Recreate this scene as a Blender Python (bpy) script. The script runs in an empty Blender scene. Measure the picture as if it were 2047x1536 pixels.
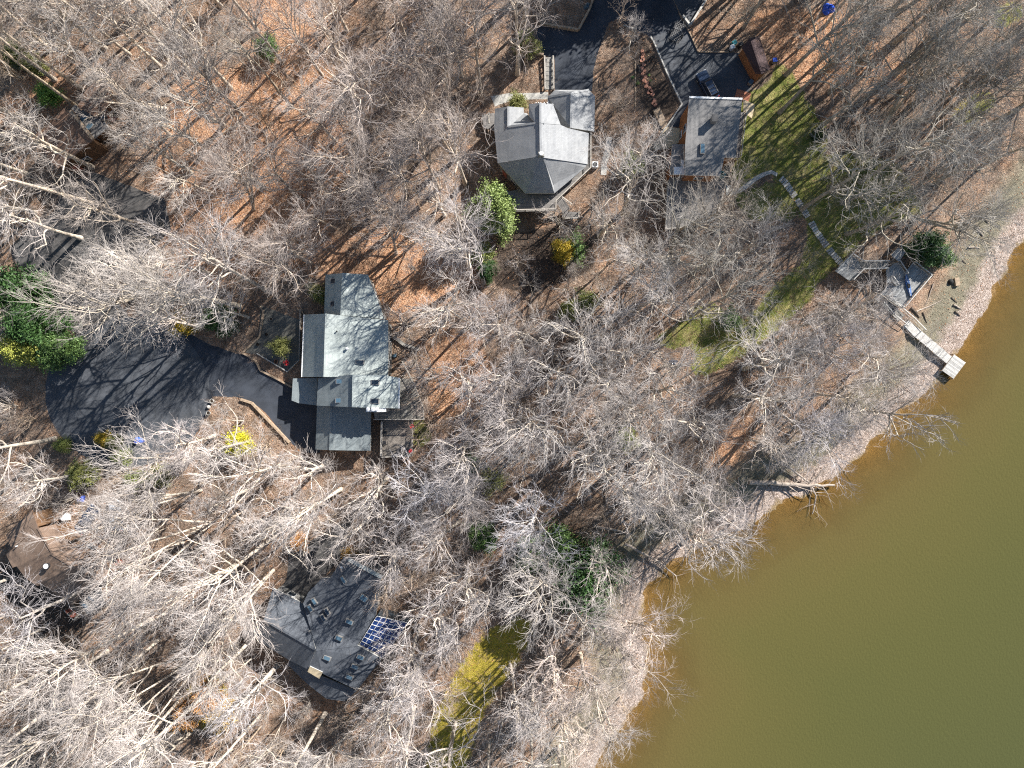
import bpy, bmesh, math, random
import numpy as np
from mathutils import Vector
random.seed(7); rng = np.random.default_rng(7)
SC = bpy.context.scene
COL = SC.collection
H = 109.2                                   # camera height above the inland ground
CX, CY = 1023.5, 768.0

# ---------------------------------------------------------------- measuring helpers
def W(px, py, z=0.0):
    s = 1.5*(H-z)/2047.0
    return Vector(((px-CX)*s, (CY-py)*s, z))
def Z(fr, x, y): return (fr[0]+x*fr[2], fr[1]+y*fr[2])
ZA=(480,520,.26042); ZB=(950,130,.20833); ZC=(1280,170,.2279); ZD=(1040,0,.25403)
ZE=(0,960,1/3); ZF=(0,0,1/3); ZG=(470,1050,.24737); ZK=(1630,450,.20833)
Z6=(1560,400,.26043); Z7=(1300,640,.3645); Z8=(850,950,1/3); Z1=(0,500,1/3); PX=(0,0,1.0)
def WZ(fr, x, y, z=0.0):
    a = Z(fr, x, y); return W(a[0], a[1], z)

# ---------------------------------------------------------------- object helpers
def tag(o, label=None, cat=None, group=None, kind=None):
    if label: o['label'] = label
    if cat: o['category'] = cat
    if group: o['group'] = group
    if kind: o['kind'] = kind
    return o
def empty(name, loc, label, cat, group=None, rz=0.0):
    o = bpy.data.objects.new(name, None); COL.objects.link(o)
    o.location = loc; o.rotation_euler = (0,0,rz); o.empty_display_size = .5
    return tag(o, label, cat, group)
class MB:
    def __init__(s): s.v=[]; s.f=[]; s.m=[]
    def poly(s, pts, mi=0):
        b=len(s.v); s.v += [tuple(p) for p in pts]; s.f.append(tuple(range(b,b+len(pts)))); s.m.append(mi)
    def prism(s, pts, z0, z1, mi=0, mside=None):
        # pts: xy list ; z1/z0 numbers
        a = sum(pts[i][0]*pts[(i+1)%len(pts)][1]-pts[(i+1)%len(pts)][0]*pts[i][1] for i in range(len(pts)))
        if a < 0: pts = pts[::-1]
        n=len(pts); b=len(s.v)
        s.v += [(p[0],p[1],z0) for p in pts]+[(p[0],p[1],z1) for p in pts]
        s.f.append(tuple(range(b+n,b+2*n))); s.m.append(mi)
        s.f.append(tuple(range(b+n-1,b-1,-1))); s.m.append(mi)
        for i in range(n):
            j=(i+1)%n; s.f.append((b+i,b+j,b+n+j,b+n+i)); s.m.append(mi if mside is None else mside)
    def box(s, c, size, rz=0.0, mi=0, tilt=None):
        cx,cy,cz=c; hx,hy,hz=size[0]/2,size[1]/2,size[2]/2
        co,si=math.cos(rz),math.sin(rz); b=len(s.v)
        for dx,dy,dz in ((-1,-1,-1),(1,-1,-1),(1,1,-1),(-1,1,-1),(-1,-1,1),(1,-1,1),(1,1,1),(-1,1,1)):
            x,y,z=dx*hx,dy*hy,dz*hz
            if tilt: z += tilt*x
            s.v.append((cx+x*co-y*si, cy+x*si+y*co, cz+z))
        for f in ((4,5,6,7),(3,2,1,0),(0,1,5,4),(1,2,6,5),(2,3,7,6),(3,0,4,7)):
            s.f.append(tuple(b+i for i in f)); s.m.append(mi)
    def beam(s, p, q, w, h, mi=0):
        p=Vector(p); q=Vector(q); d=q-p; L=d.length
        if L<1e-4: return
        d.normalize(); side=Vector((-d.y,d.x,0))
        if side.length<1e-3: side=Vector((1,0,0))
        side.normalize(); up=d.cross(side)*-1
        if up.z<0: up=-up
        b=len(s.v)
        for base in (p,q):
            for a,c in ((-1,-1),(1,-1),(1,1),(-1,1)):
                s.v.append(tuple(base+side*(a*w/2)+up*(c*h/2)))
        for f in ((0,1,2,3),(7,6,5,4),(0,4,5,1),(1,5,6,2),(2,6,7,3),(3,7,4,0)):
            s.f.append(tuple(b+i for i in f)); s.m.append(mi)
    def tube(s, pts, rad, n=6, mi=0, cap=True):
        pts=[Vector(p) for p in pts]; b=len(s.v)
        if not hasattr(rad,'__len__'): rad=[rad]*len(pts)
        for i,p in enumerate(pts):
            t=(pts[min(i+1,len(pts)-1)]-pts[max(i-1,0)]).normalized()
            ref=Vector((0,0,1)) if abs(t.z)<.9 else Vector((1,0,0))
            u=t.cross(ref).normalized(); w=t.cross(u)
            for k in range(n):
                a=2*math.pi*k/n; s.v.append(tuple(p+(u*math.cos(a)+w*math.sin(a))*rad[i]))
        for i in range(len(pts)-1):
            for k in range(n):
                k2=(k+1)%n; s.f.append((b+i*n+k,b+i*n+k2,b+(i+1)*n+k2,b+(i+1)*n+k)); s.m.append(mi)
        if cap:
            s.f.append(tuple(b+k for k in range(n))[::-1]); s.m.append(mi)
            e=b+(len(pts)-1)*n; s.f.append(tuple(e+k for k in range(n))); s.m.append(mi)
    def lathe(s, c, prof, n=14, mi=0, sx=1, sy=1, closed=True):
        b=len(s.v)
        for r,z in prof:
            for k in range(n):
                a=2*math.pi*k/n; s.v.append((c[0]+r*sx*math.cos(a), c[1]+r*sy*math.sin(a), c[2]+z))
        for i in range(len(prof)-1):
            for k in range(n):
                k2=(k+1)%n; s.f.append((b+i*n+k,b+i*n+k2,b+(i+1)*n+k2,b+(i+1)*n+k)); s.m.append(mi)
        if closed:
            s.f.append(tuple(b+k for k in range(n))[::-1]); s.m.append(mi)
            e=b+(len(prof)-1)*n; s.f.append(tuple(e+k for k in range(n))); s.m.append(mi)
    def loft(s, rings, mi=0, cap=True):
        b=len(s.v); n=len(rings[0])
        for r in rings: s.v += [tuple(p) for p in r]
        for i in range(len(rings)-1):
            for k in range(n):
                k2=(k+1)%n; s.f.append((b+i*n+k,b+i*n+k2,b+(i+1)*n+k2,b+(i+1)*n+k)); s.m.append(mi)
        if cap:
            s.f.append(tuple(b+k for k in range(n))[::-1]); s.m.append(mi)
            e=b+(len(rings)-1)*n; s.f.append(tuple(e+k for k in range(n))); s.m.append(mi)
    def build(s, name, mats, parent=None, smooth=False, bevel=0.0):
        me=bpy.data.meshes.new(name); me.from_pydata(s.v,[],s.f)
        if not isinstance(mats,(list,tuple)): mats=[mats]
        for m in mats: me.materials.append(m)
        me.polygons.foreach_set('material_index', s.m)
        if smooth: me.polygons.foreach_set('use_smooth',[True]*len(s.f))
        me.validate(); me.update()
        o=bpy.data.objects.new(name, me); COL.objects.link(o)
        if parent is not None:
            o.parent=parent
            top=parent
            while top.parent: top=top.parent
            if not getattr(s,'local',False):
                # geometry was given in world coordinates: bring it into the thing's frame
                l=top.location; r=-top.rotation_euler.z; co,si=math.cos(r),math.sin(r)
                for v in me.vertices:
                    x,y,z=v.co.x-l.x, v.co.y-l.y, v.co.z-l.z
                    v.co=(x*co-y*si, x*si+y*co, z)
        if bevel:
            bm=bmesh.new(); bm.from_mesh(me)
            bmesh.ops.remove_doubles(bm,verts=bm.verts,dist=1e-5)
            bmesh.ops.bevel(bm,geom=bm.edges[:],offset=bevel,segments=1,affect='EDGES'); bm.to_mesh(me); bm.free()
        return o
def LMB():
    m=MB(); m.local=True; return m
def np_mesh(name, V, F, mats, mi=None, smooth=False):
    me=bpy.data.meshes.new(name); k=F.shape[1]
    me.vertices.add(len(V)); me.vertices.foreach_set('co', V.astype(np.float32).ravel())
    me.loops.add(F.size); me.loops.foreach_set('vertex_index', F.astype(np.int32).ravel())
    me.polygons.add(len(F)); me.polygons.foreach_set('loop_start', np.arange(0,F.size,k,dtype=np.int32))
    for m in (mats if isinstance(mats,(list,tuple)) else [mats]): me.materials.append(m)
    if mi is not None: me.polygons.foreach_set('material_index', mi.astype(np.int32))
    me.polygons.foreach_set('use_smooth', np.full(len(F), smooth))
    me.update(calc_edges=True); me.validate()
    return me
def link(name, me, parent=None):
    o=bpy.data.objects.new(name, me); COL.objects.link(o)
    if parent is not None: o.parent=parent
    return o

# ---------------------------------------------------------------- materials
class NT:
    def __init__(s, name):
        s.mat=bpy.data.materials.new(name); s.mat.use_nodes=True; s.t=s.mat.node_tree; s.t.nodes.clear()
        s.out=s.n('ShaderNodeOutputMaterial'); s.b=s.n('ShaderNodeBsdfPrincipled')
        s.l(s.b.outputs[0], s.out.inputs[0])
    def n(s, ty, **kw):
        x=s.t.nodes.new(ty)
        for k,v in kw.items(): setattr(x,k,v)
        return x
    def l(s, a, b): s.t.links.new(a,b)
    def pos(s, rot=0.0, scale=(1,1,1), obj=False):
        if obj: p=s.n('ShaderNodeTexCoord').outputs['Object']
        else: p=s.n('ShaderNodeNewGeometry').outputs['Position']
        mp=s.n('ShaderNodeMapping'); mp.inputs['Rotation'].default_value=(0,0,rot); mp.inputs['Scale'].default_value=scale
        s.l(p, mp.inputs[0]); return mp.outputs[0]
    def noise(s, vec, scale, detail=4, rough=.55, dist=0.0):
        x=s.n('ShaderNodeTexNoise'); x.inputs['Scale'].default_value=scale; x.inputs['Detail'].default_value=detail
        x.inputs['Roughness'].default_value=rough; x.inputs['Distortion'].default_value=dist
        s.l(vec, x.inputs['Vector']); return x.outputs[0]
    def ramp(s, fac, stops, interp='LINEAR'):
        x=s.n('ShaderNodeValToRGB'); x.color_ramp.interpolation=interp
        e=x.color_ramp.elements
        while len(e)<len(stops): e.new(.5)
        for i,(p,c) in enumerate(stops):
            e[i].position=p; e[i].color=(c[0],c[1],c[2],1) if hasattr(c,'__len__') else (c,c,c,1)
        s.l(fac, x.inputs[0]); return x.outputs[0]
    def mix(s, fac, a, b, mode='MIX'):
        x=s.n('ShaderNodeMix'); x.data_type='RGBA'; x.blend_type=mode
        for sock,val in ((x.inputs[0],fac),(x.inputs[6],a),(x.inputs[7],b)):
            if hasattr(val,'is_linked') : s.l(val,sock)
            elif hasattr(val,'__len__'): sock.default_value=(val[0],val[1],val[2],1)
            else: sock.default_value=val
        return x.outputs[2]
    def math(s, op, a, b=None, clamp=False):
        x=s.n('ShaderNodeMath'); x.operation=op; x.use_clamp=clamp
        for i,val in enumerate((a,b)):
            if val is None: continue
            if hasattr(val,'is_linked'): s.l(val,x.inputs[i])
            else: x.inputs[i].default_value=val
        return x.outputs[0]
    def attr(s, name):
        x=s.n('ShaderNodeAttribute'); x.attribute_name=name; return x.outputs['Fac']
    def bump(s, h, strength=.4, dist=.05):
        x=s.n('ShaderNodeBump'); x.inputs['Strength'].default_value=strength; x.inputs['Distance'].default_value=dist
        s.l(h, x.inputs['Height']); s.l(x.outputs[0], s.b.inputs['Normal'])
    def fin(s, col=None, rough=.8, spec=.3):
        if col is not None:
            if hasattr(col,'is_linked'): s.l(col, s.b.inputs['Base Color'])
            else: s.b.inputs['Base Color'].default_value=(col[0],col[1],col[2],1)
        if hasattr(rough,'is_linked'): s.l(rough,s.b.inputs['Roughness'])
        else: s.b.inputs['Roughness'].default_value=rough
        s.b.inputs['Specular IOR Level'].default_value=spec
        return s.mat
def plain(name, c, rough=.7, spec=.3, var=.25, scale=3.0, metal=0.0):
    t=NT(name); v=t.pos(); n=t.noise(v,scale,5)
    col=t.ramp(n,[(.25,[x*(1-var) for x in c]),(.75,[min(1,x*(1+var)) for x in c])])
    t.b.inputs['Metallic'].default_value=metal
    return t.fin(col,rough,spec)
def shingle(name, c1, c2, rot=0.0, litter=0.0, rough=.85, streak=.5, spec=.25):
    t=NT(name); v=t.pos(rot)
    br=t.n('ShaderNodeTexBrick'); br.inputs['Scale'].default_value=1.0; br.inputs['Brick Width'].default_value=.34
    br.inputs['Row Height'].default_value=.2; br.inputs['Mortar Size'].default_value=.012; br.inputs['Bias'].default_value=-.1
    br.inputs['Color1'].default_value=(*[x*.88 for x in c1],1); br.inputs['Color2'].default_value=(*[min(1,x*1.12) for x in c1],1)
    br.inputs['Mortar'].default_value=(*[x*.6 for x in c1],1); t.l(v,br.inputs['Vector'])
    st=t.noise(t.pos(rot,(2.2,.25,1)),1.0,6,.65); big=t.noise(v,.35,5,.6)
    col=t.mix(t.ramp(st,[(.35,0),(.7,streak)]), br.outputs[0], c2)
    col=t.mix(t.ramp(big,[(.3,.0),(.75,.35)]), col, [min(1,x*1.5) for x in c2])
    fine=t.noise(v,14,3,.7); col=t.mix(.35,col,t.ramp(fine,[(.3,[.2]*3),(.7,[.8]*3)]),'OVERLAY')
    if litter:
        vo=t.n('ShaderNodeTexVoronoi'); vo.inputs['Scale'].default_value=5.0; t.l(v,vo.inputs['Vector'])
        patch=t.noise(v,.7,5,.65)
        m=t.math('MULTIPLY', t.ramp(vo.outputs['Distance'],[(.22,1),(.3,0)]), t.ramp(patch,[(.62-litter*.25,0),(.75-litter*.2,1)]))
        lc=t.ramp(vo.outputs['Color'],[(.2,(.16,.07,.03)),(.8,(.36,.2,.1))])
        col=t.mix(m,col,lc)
    t.bump(br.outputs[1],.25,.02)
    return t.fin(col,rough,spec)
def planks(name, c1, c2, rot, w=.14, rough=.8):
    t=NT(name); v=t.pos(rot)
    br=t.n('ShaderNodeTexBrick'); br.inputs['Scale'].default_value=1.0; br.inputs['Brick Width'].default_value=3.0
    br.inputs['Row Height'].default_value=w; br.inputs['Mortar Size'].default_value=.012; br.inputs['Bias'].default_value=0
    br.inputs['Color1'].default_value=(*c1,1); br.inputs['Color2'].default_value=(*c2,1)
    br.inputs['Mortar'].default_value=(*[x*.25 for x in c1],1); t.l(v,br.inputs['Vector'])
    st=t.noise(t.pos(rot,(.5,6,1)),1.0,6,.7)
    col=t.mix(.55,br.outputs[0],t.ramp(st,[(.3,[.22]*3),(.7,[.8]*3)]),'OVERLAY')
    st2=t.noise(v,.9,5,.6); col=t.mix(t.ramp(st2,[(.45,0),(.7,.5)]),col,[x*.5 for x in c1])
    t.bump(br.outputs[1],.5,.02)
    return t.fin(col,rough,.25)
def asphalt(name, c, leaf=.25):
    t=NT(name); v=t.pos()
    n=t.noise(v,.45,6,.6); col=t.ramp(n,[(.3,[x*.75 for x in c]),(.72,[x*1.35 for x in c])])
    f=t.noise(v,22,3,.8); col=t.mix(.5,col,t.ramp(f,[(.3,[.2]*3),(.7,[.8]*3)]),'OVERLAY')
    wv=t.n('ShaderNodeTexVoronoi',feature='DISTANCE_TO_EDGE'); wv.inputs['Scale'].default_value=.22
    wd=t.n('ShaderNodeVectorMath'); wd.operation='ADD'; nn=t.n('ShaderNodeTexNoise'); nn.inputs['Scale'].default_value=.9; nn.inputs['Detail'].default_value=5
    t.l(v,nn.inputs['Vector']); t.l(v,wd.inputs[0]); t.l(nn.outputs[1],wd.inputs[1]); t.l(wd.outputs[0],wv.inputs['Vector'])
    crack=t.math('MULTIPLY',t.ramp(wv.outputs[0],[(.0,.55),(.012,0)]),t.ramp(t.noise(v,.12,3),[(.45,0),(.6,1)]))
    col=t.mix(crack,col,[x*.35 for x in c])
    vo=t.n('ShaderNodeTexVoronoi'); vo.inputs['Scale'].default_value=3.2; t.l(v,vo.inputs['Vector'])
    m=t.math('MULTIPLY', t.ramp(vo.outputs['Distance'],[(.1,1),(.16,0)]), t.ramp(t.noise(v,.25,6,.7),[(.6-leaf*.3,0),(.72,1)]))
    col=t.mix(m,col,(.22,.12,.07))
    t.bump(f,.25,.02)
    return t.fin(col,.85,.3)
def objcol(name, c, var=.3, scale=1.5, rough=.85, trans=0.0, spec=.2):
    t=NT(name); v=t.pos(obj=True); n=t.noise(v,scale,4)
    oi=t.n('ShaderNodeObjectInfo')
    base=t.ramp(n,[(.3,[x*(1-var) for x in c]),(.7,[min(1,x*(1+var)) for x in c])])
    col=t.mix(1.0,base,oi.outputs['Color'],'MULTIPLY')
    if trans: 
        t.b.inputs['Subsurface Weight'].default_value=0
    return t.fin(col,rough,spec)
M={}
M['bark']=objcol('bark',(.52,.46,.385),.3,1.2)
M['twig']=objcol('twig_bark',(.43,.395,.375),.35,.5)
M['leaf']=objcol('evergreen_leaf',(.85,.85,.85),.4,2.5,.55,spec=.35)
M['leafd']=objcol('evergreen_leaf_deep',(.5,.55,.45),.4,2.5,.6,spec=.3)
M['asphalt_old']=asphalt('asphalt_weathered',(.072,.077,.086),.5)
M['asphalt_new']=asphalt('asphalt_recent',(.042,.048,.060),.2)
M['asphalt_brown']=asphalt('asphalt_brown_tinged',(.085,.08,.076),.6)
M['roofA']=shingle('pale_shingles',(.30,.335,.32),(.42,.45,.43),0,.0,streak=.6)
M['roofA_low_shade']=shingle('slate_shade_shingles',(.16,.19,.20),(.24,.26,.26),0,.05)  # darker copy of the pale shingles; puts shade into the colour
M['roofB']=shingle('grey_shingles',(.22,.225,.235),(.36,.36,.355),0,.0)
M['roofC']=shingle('weathered_membrane',(.145,.142,.14),(.25,.24,.23),math.radians(-4),.05,streak=.8)
M['roofE']=shingle('brown_shingles',(.17,.115,.085),(.25,.18,.135),math.radians(-55),.45)
M['roofF']=shingle('rust_brown_shingles',(.16,.095,.065),(.25,.16,.115),math.radians(50),.75)
M['roofG']=shingle('charcoal_shingles',(.075,.083,.098),(.12,.13,.145),math.radians(-30),.12)
M['roofD']=shingle('dark_plum_shingles',(.06,.04,.042),(.09,.06,.058),math.radians(-62),.35)
M['fascia']=plain('fascia_paint',(.55,.54,.5),.5)
M['fascia_dark']=plain('fascia_brown',(.16,.1,.07),.6)
M['white']=plain('white_paint',(.78,.78,.77),.45,.4,.06)
M['siding_grey']=planks('grey_siding',(.28,.27,.25),(.33,.32,.3),0,.2)
M['siding_orange']=planks('cedar_siding',(.32,.135,.055),(.38,.165,.07),0,.2)
M['siding_brown']=planks('brown_siding',(.16,.09,.05),(.2,.12,.07),0,.2)
M['glass']=plain('window_glass',(.03,.045,.06),.08,.6,.1)
M['skyglass']=plain('skylight_glass',(.08,.14,.19),.1,.7,.15)
M['solar']=plain('blue_solar_glass',(.018,.045,.16),.12,.6,.45,.5)
M['frame_metal']=plain('frame_metal',(.22,.21,.20),.5,.4,.1)
M['black']=plain('black_metal',(.03,.03,.033),.5,.4)
M['rubber']=plain('rubber',(.02,.02,.02),.8)
M['deckA']=planks('grey_brown_deck_boards',(.22,.19,.165),(.28,.245,.21),math.radians(38))
M['deckB']=planks('weathered_deck_boards',(.2,.19,.17),(.27,.255,.23),math.radians(90))
M['deckC']=planks('grey_deck_boards',(.21,.195,.18),(.28,.26,.245),math.radians(6))
M['deckL']=planks('silvered_deck_boards',(.42,.42,.41),(.22,.22,.215),math.radians(-52),.17)
M['railwood']=plain('rail_wood',(.42,.38,.33),.75,.2,.3,4)
M['dockwood']=plain('bleached_dock_wood',(.52,.495,.455),.75,.2,.22,2.5)
M['dockwood2']=plain('bleached_dock_wood_darker',(.38,.365,.34),.75,.2,.25,2.5)
M['timber']=plain('landscape_timber',(.36,.27,.19),.85,.15,.35,2.5)
M['concrete']=plain('concrete',(.46,.44,.40),.85,.2,.2,2.0)
M['stone']=plain('grey_stone',(.3,.28,.25),.85,.2,.35,3)
M['brick']=plain('red_brick',(.42,.17,.1),.8,.2,.3,4)
M['flag']=plain('terracotta_flagstone',(.45,.22,.15),.8,.2,.3,4)
M['ply']=plain('pale_plywood',(.62,.5,.33),.75,.2,.12,2)
M['blue']=plain('blue_tarp',(.02,.10,.62),.45,.4,.35,5)
M['teal']=plain('teal_plastic',(.02,.25,.28),.5,.4,.2)
M['red']=plain('red_plastic',(.65,.03,.04),.5,.4,.2)
M['redwood']=plain('red_stained_wood',(.36,.11,.07),.7,.3,.3)
M['carblue']=plain('dark_blue_car_paint',(.02,.035,.07),.22,.6,.1)
M['carwhite']=plain('silver_white_car_paint',(.55,.58,.62),.25,.6,.08)
M['kayak']=plain('kayak_blue',(.05,.12,.30),.35,.5,.15)
M['carglass']=plain('car_glass',(.02,.03,.045),.06,.8,.1)
M['soil']=plain('pot_soil',(.05,.035,.025),.95,.1,.4,8)
M['clay']=plain('clay_pot',(.33,.14,.08),.8)
M['drift']=plain('driftwood',(.36,.30,.25),.85,.15,.4,3)
M['darkwood']=plain('wet_driftwood',(.10,.08,.065),.8,.2,.4,3)
M['gravel_court']=asphalt('court_gravel',(.12,.115,.10),.3)
# ---------------------------------------------------------------- terrain, water, roads
WZL=-2.0
shore_px=[(2700,-500),(2300,180),(2120,390),(2047,478),(2028,500),(2000,560),(1968,625),(1935,675),(1905,715),(1880,750),(1850,788),(1815,812),(1775,852),(1745,885),
 (1712,915),(1685,940),(1650,968),(1620,985),(1590,1000),(1550,1008),(1520,1040),(1480,1062),(1430,1085),(1380,1110),(1330,1135),(1300,1165),(1288,1200),(1283,1235),
 (1284,1275),(1296,1310),(1296,1350),(1286,1390),(1262,1430),(1232,1470),(1205,1505),(1190,1540),(1150,1620),(1050,1800),(700,2500)]
shore=np.array([W(a,b,WZL)[:2] for a,b in shore_px])
def inpoly(X,Y,poly):
    ins=np.zeros(X.shape,bool); n=len(poly)
    for i in range(n):
        x1,y1=poly[i][0],poly[i][1]; x2,y2=poly[(i+1)%n][0],poly[(i+1)%n][1]
        if y1==y2: continue
        c=((y1>Y)!=(y2>Y))&(X<(x2-x1)*(Y-y1)/(y2-y1)+x1); ins^=c
    return ins
wpoly=np.vstack([shore,[[-20,-900],[900,-900],[900,250]]])
def shore_d(X,Y):
    d=np.full(X.shape,1e9)
    for i in range(len(shore)-1):
        a=shore[i]; b=shore[i+1]; e=b-a; L=(e**2).sum()
        t=np.clip(((X-a[0])*e[0]+(Y-a[1])*e[1])/L,0,1)
        d=np.minimum(d,np.hypot(X-a[0]-t*e[0],Y-a[1]-t*e[1]))
    return np.where(inpoly(X,Y,wpoly),-d,d)
def sstep(t): t=np.clip(t,0,1); return t*t*(3-2*t)
def lump(X,Y):
    return .5*np.sin(X*.9+1.3*np.sin(Y*.5))*np.sin(Y*.8+1.1*np.sin(X*.43))+.5*np.sin(X*.31+2+np.sin(Y*.23))*np.sin(Y*.37+1)
def terrain(X,Y):
    d=shore_d(X,Y)
    dj=d+.35*np.sin(X*1.1+Y*.4)+.3*np.sin(Y*1.7-X*.6)+.15*np.sin(X*3.1)*np.sin(Y*3.3)
    land=WZL+.05*np.clip(dj,0,6)+(-WZL-.3)*sstep((dj-4)/13.)
    land=np.minimum(land,0)-0.0
    sea=WZL+.13*np.maximum(dj,-22)-.005
    z=np.where(dj>=0,land,sea)
    w=sstep((d-18)/6)                       # inland plateau stays level below roads and houses
    return z-np.where(dj>0,.12*(1-w)*np.abs(lump(X,Y))*sstep(dj/3),0)
def tz(x,y): return float(terrain(np.array([x]),np.array([y]))[0])
def G(px,py):
    "ground point seen at a pixel"
    z=0.0
    for _ in range(4):
        p=W(px,py,z); z=tz(p.x,p.y)
    return W(px,py,z)
xs=np.concatenate([np.linspace(-700,-95,14)[:-1],np.arange(-95,95.01,.5),np.linspace(95,700,14)[1:]])
ys=np.concatenate([np.linspace(-700,-75,14)[:-1],np.arange(-75,75.01,.5),np.linspace(75,700,14)[1:]])
GX,GY=np.meshgrid(xs,ys); GD=shore_d(GX,GY); GZ=terrain(GX,GY)
def grid_faces(ny,nx):
    i=np.arange(ny*nx).reshape(ny,nx); return np.stack([i[:-1,:-1],i[:-1,1:],i[1:,1:],i[1:,:-1]],-1).reshape(-1,4)
def blur(A,n):
    for _ in range(n):
        A=(A+np.roll(A,1,0)+np.roll(A,-1,0)+np.roll(A,1,1)+np.roll(A,-1,1))/5
    return A
def mask(polys,n=5):
    A=np.zeros(GX.shape)
    for p in polys:
        pts=[W(a,b)[:2] for a,b in p]; A=np.maximum(A,inpoly(GX,GY,pts).astype(float))
    return blur(A,n)
lawn=mask([[(1480,190),(1540,170),(1600,180),(1650,250),(1660,300),(1560,345),(1530,345),(1460,375),(1470,300)],
 [(1560,350),(1700,300),(1800,330),(1850,420),(1740,470),(1700,510),(1640,560),(1600,520),(1620,450)],
 [(1460,390),(1560,360),(1600,440),(1500,440)],
 [(1372,745),(1390,715),(1440,680),(1480,650),(1540,580),(1590,535),(1645,560),(1610,610),(1520,690),(1460,725),(1410,755)],
 [(1290,690),(1420,600),(1480,640),(1400,700)],[(1530,170),(1560,120),(1600,170)],[(1990,10),(2047,0),(2047,40),(1980,60)],[(1890,235),(1960,180),(2000,200),(1940,255)],
 [(760,700),(870,880),(820,900),(800,800)],[(600,575),(648,560),(648,600)],[(1215,880),(1280,840),(1260,900)]],7)
moss=mask([[(850,1560),(862,1440),(905,1350),(975,1260),(1070,1225),(1050,1300),(1000,1370),(965,1430),(925,1560)],
 [(1895,215),(1940,195),(1955,215),(1920,240)],
 [(370,1380),(440,1340),(460,1420),(400,1470)]],10)
mulch_shade=mask([[(1250,60),(1290,75),(1360,210),(1320,250),(1275,200),(1265,130)],[(1000,470),(1180,440),(1190,540),(1060,590),(985,570)],
 [(0,1110),(170,1240),(150,1330),(0,1230)],[(1215,340),(1230,330),(1180,430),(1160,430)]],7)  # patches beside the brown and grey houses paint shade, not mulch
litter=mask([[(360,170),(640,120),(700,330),(620,540),(330,560),(300,420)],[(500,0),(620,0),(620,120),(520,200)],[(600,480),(780,470),(960,560),(800,620),(640,545)],
 [(860,680),(960,680),(980,780),(870,840)],[(1440,850),(1500,840),(1500,930),(1430,930)],[(1500,30),(1680,30),(1800,150),(1600,160)],[(40,150),(160,150),(100,260),(0,260)]],9)
verts=np.stack([GX,GY,GZ],-1).reshape(-1,3)
gm=np_mesh('ground',verts,grid_faces(len(ys),len(xs)),[],smooth=True)
for nm,A in (('shore',GD),('lawn',lawn),('moss',moss),('mulch_shade',mulch_shade),('litter',litter)):
    at=gm.attributes.new(nm,'FLOAT','POINT'); at.data.foreach_set('value',A.astype(np.float32).ravel())
t=NT('forest_floor'); v=t.pos()
big=t.noise(v,.09,5,.6); mid=t.noise(v,.6,6,.65,.6); fine=t.noise(v,5.0,6,.75)
vo=t.n('ShaderNodeTexVoronoi'); vo.inputs['Scale'].default_value=7.5; t.l(v,vo.inputs['Vector'])
leafa=t.ramp(vo.outputs['Color'],[(.1,(.23,.105,.055)),(.35,(.47,.225,.115)),(.6,(.60,.325,.175)),(.9,(.70,.47,.31))])
leafb=t.ramp(vo.outputs['Color'],[(.1,(.13,.09,.065)),(.35,(.28,.185,.13)),(.6,(.40,.28,.20)),(.9,(.52,.41,.32))])
lmix=t.ramp(t.math('ADD',t.math('MULTIPLY',t.attr('litter'),.55),t.math('MULTIPLY',t.noise(v,.22,5,.65),.75)),[(.33,0),(.55,1)])
leafc=t.mix(lmix,leafb,leafa)
soil=t.ramp(mid,[(.3,(.055,.04,.03)),(.55,(.15,.105,.075)),(.8,(.24,.185,.14))])
m=t.ramp(t.math('ADD',t.math('MULTIPLY',mid,.6),t.math('MULTIPLY',t.attr('litter'),.28)),[(.22,.25),(.42,.9)])
col=t.mix(m,soil,leafc)
col=t.mix(.6,col,t.ramp(fine,[(.3,[.15]*3),(.7,[.85]*3)]),'OVERLAY')
col=t.mix(t.ramp(big,[(.35,0),(.65,.3)]),col,(.19,.155,.125))
# lawn
gr=t.ramp(t.noise(v,.55,6,.7),[(.28,(.09,.125,.022)),(.46,(.16,.175,.04)),(.62,(.29,.25,.10)),(.76,(.37,.29,.17))])
gr=t.mix(.6,gr,t.ramp(t.noise(v,7,4,.75),[(.3,[.15]*3),(.7,[.85]*3)]),'OVERLAY')
lm=t.ramp(t.math('ADD',t.attr('lawn'),t.math('MULTIPLY',t.math('SUBTRACT',mid,.5),1.3)),[(.42,0),(.58,.95)])
col=t.mix(lm,col,gr)
ms=t.ramp(t.noise(v,.8,6,.7),[(.28,(.12,.105,.015)),(.48,(.36,.29,.03)),(.62,(.42,.31,.08)),(.78,(.46,.31,.17))])
mm=t.ramp(t.math('ADD',t.attr('moss'),t.math('MULTIPLY',t.math('SUBTRACT',mid,.5),1.4)),[(.4,0),(.6,.9)])
col=t.mix(mm,col,ms)
mu=t.ramp(t.noise(v,3.0,6,.8),[(.3,(.02,.016,.014)),(.6,(.07,.055,.045)),(.8,(.16,.11,.07))])
um=t.ramp(t.math('ADD',t.attr('mulch_shade'),t.math('MULTIPLY',t.math('SUBTRACT',mid,.5),1.0)),[(.4,0),(.6,.9)])
col=t.mix(um,col,mu)
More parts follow.
